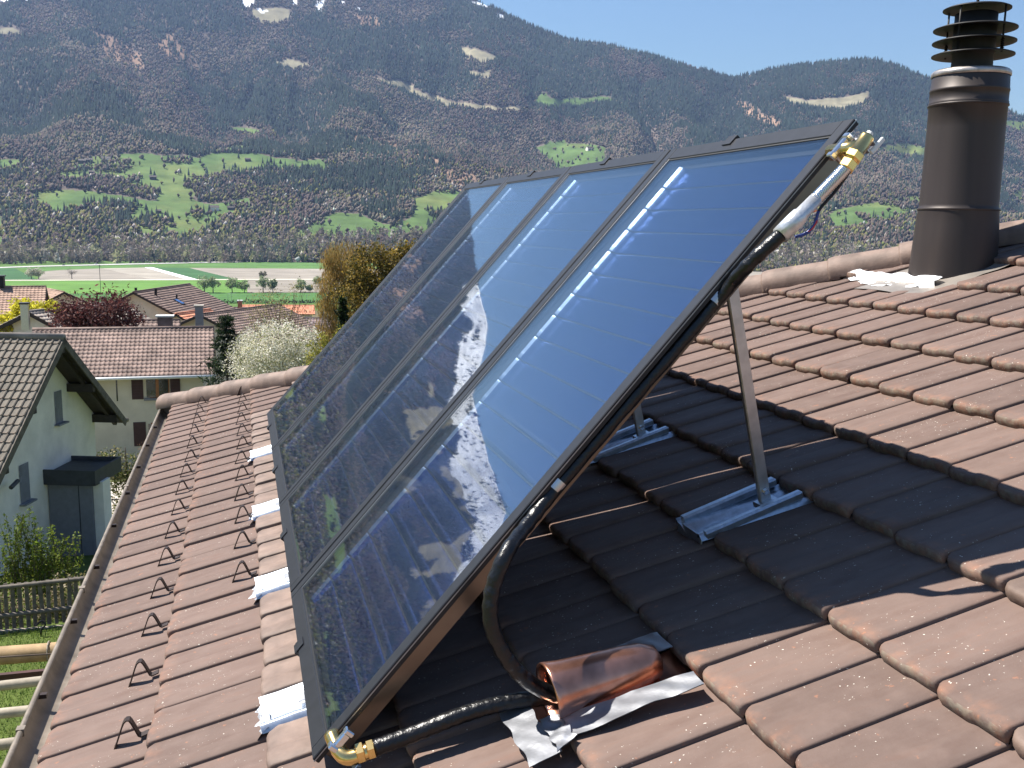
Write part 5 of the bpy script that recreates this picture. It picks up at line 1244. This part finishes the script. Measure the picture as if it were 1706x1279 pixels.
add('vine_branch', limb((-4.5, 9.25, PZ+.02), (-1.5, 9.3, PZ+.10), .014, .007, .03, 10), M['bark'], label='thin reddish vine branch lying across the pergola', cat='branch')
wb = onz(62, 1204, -7.3); add('white_post', bevelbox(wb, (.11, .11, .45), None, .01), M['white'], label='white garden post below the gutter', cat='post')
# driveway and railing by the white house
dp = [gnd(px, py) for px, py in ((140, 806), (262, 802), (240, 862), (130, 885))]
add('driveway', ([p+np.array([0, 0, .03]) for p in dp], [(3, 2, 1, 0)]), M['concrete'], kind='structure')
rl0 = gnd(186, 878); rb = empty('railing', rl0, 'short black metal railing with a wooden post by the driveway', 'railing')
add('wooden_post', bevelbox(rl0+np.array([-.08, 0, .5]), (.14, .14, 1.1), None, .01), M['grey_wood'], rb)
add('handrail', join(tube([rl0+np.array([0, 0, 1.0]), rl0+np.array([.6, .1, 1.0])], .02, 8)), M['iron'], rb); add('handrail', tube([rl0+np.array([.05, 0, .95]), rl0+np.array([.45, .05, .45])], .015, 8), M['iron'], rb)
# grass on the lawn in view
k = 26000; gx_ = rng.uniform(-5.6, -1.0, k); gy_ = rng.uniform(9, 20.2, k); gzv = gz(gx_, gy_); c = np.stack([gx_, gy_, gzv+.02], 1)
hgt = rng.uniform(.03, .085, (k, 1)); a = rng.uniform(0, 6.28, k); w_ = np.stack([np.cos(a), np.sin(a), 0*a], 1)*.009
tip = c+np.stack([rng.normal(0, .02, k), rng.normal(0, .02, k), hgt[:, 0]], 1); V = np.stack([c-w_, c+w_, tip], 1).reshape(-1, 3)
cc = np.array([(.09, .15, .025), (.14, .20, .035), (.18, .20, .06), (.06, .11, .018)])[rng.integers(0, 4, k)]
put('grass', fast_mesh('grass', V, np.arange(3*k).reshape(-1, 3), M['leaf'], False, np.repeat(cc, 3, 0)), kind='stuff', label='short lawn grass beside the house', cat='grass')

# ------------------------------------------------------------------ haze over the valley
hz = add('haze', bbox((-6500, -1500, -120), (6500, 5600, 1320)), None, base=(0, 0, -120), kind='stuff')
m = bpy.data.materials.new('valley_haze'); m.use_nodes = True; nt = m.node_tree; nt.nodes.clear()
vo = nd(nt, 'ShaderNodeVolumePrincipled'); vo.inputs['Color'].default_value = (.42, .60, 1.0, 1); vo.inputs['Density'].default_value = 5.0e-5; vo.inputs['Anisotropy'].default_value = .2
oo = nd(nt, 'ShaderNodeOutputMaterial'); lk(nt, vo.outputs[0], oo.inputs['Volume']); hz.data.materials.append(m)
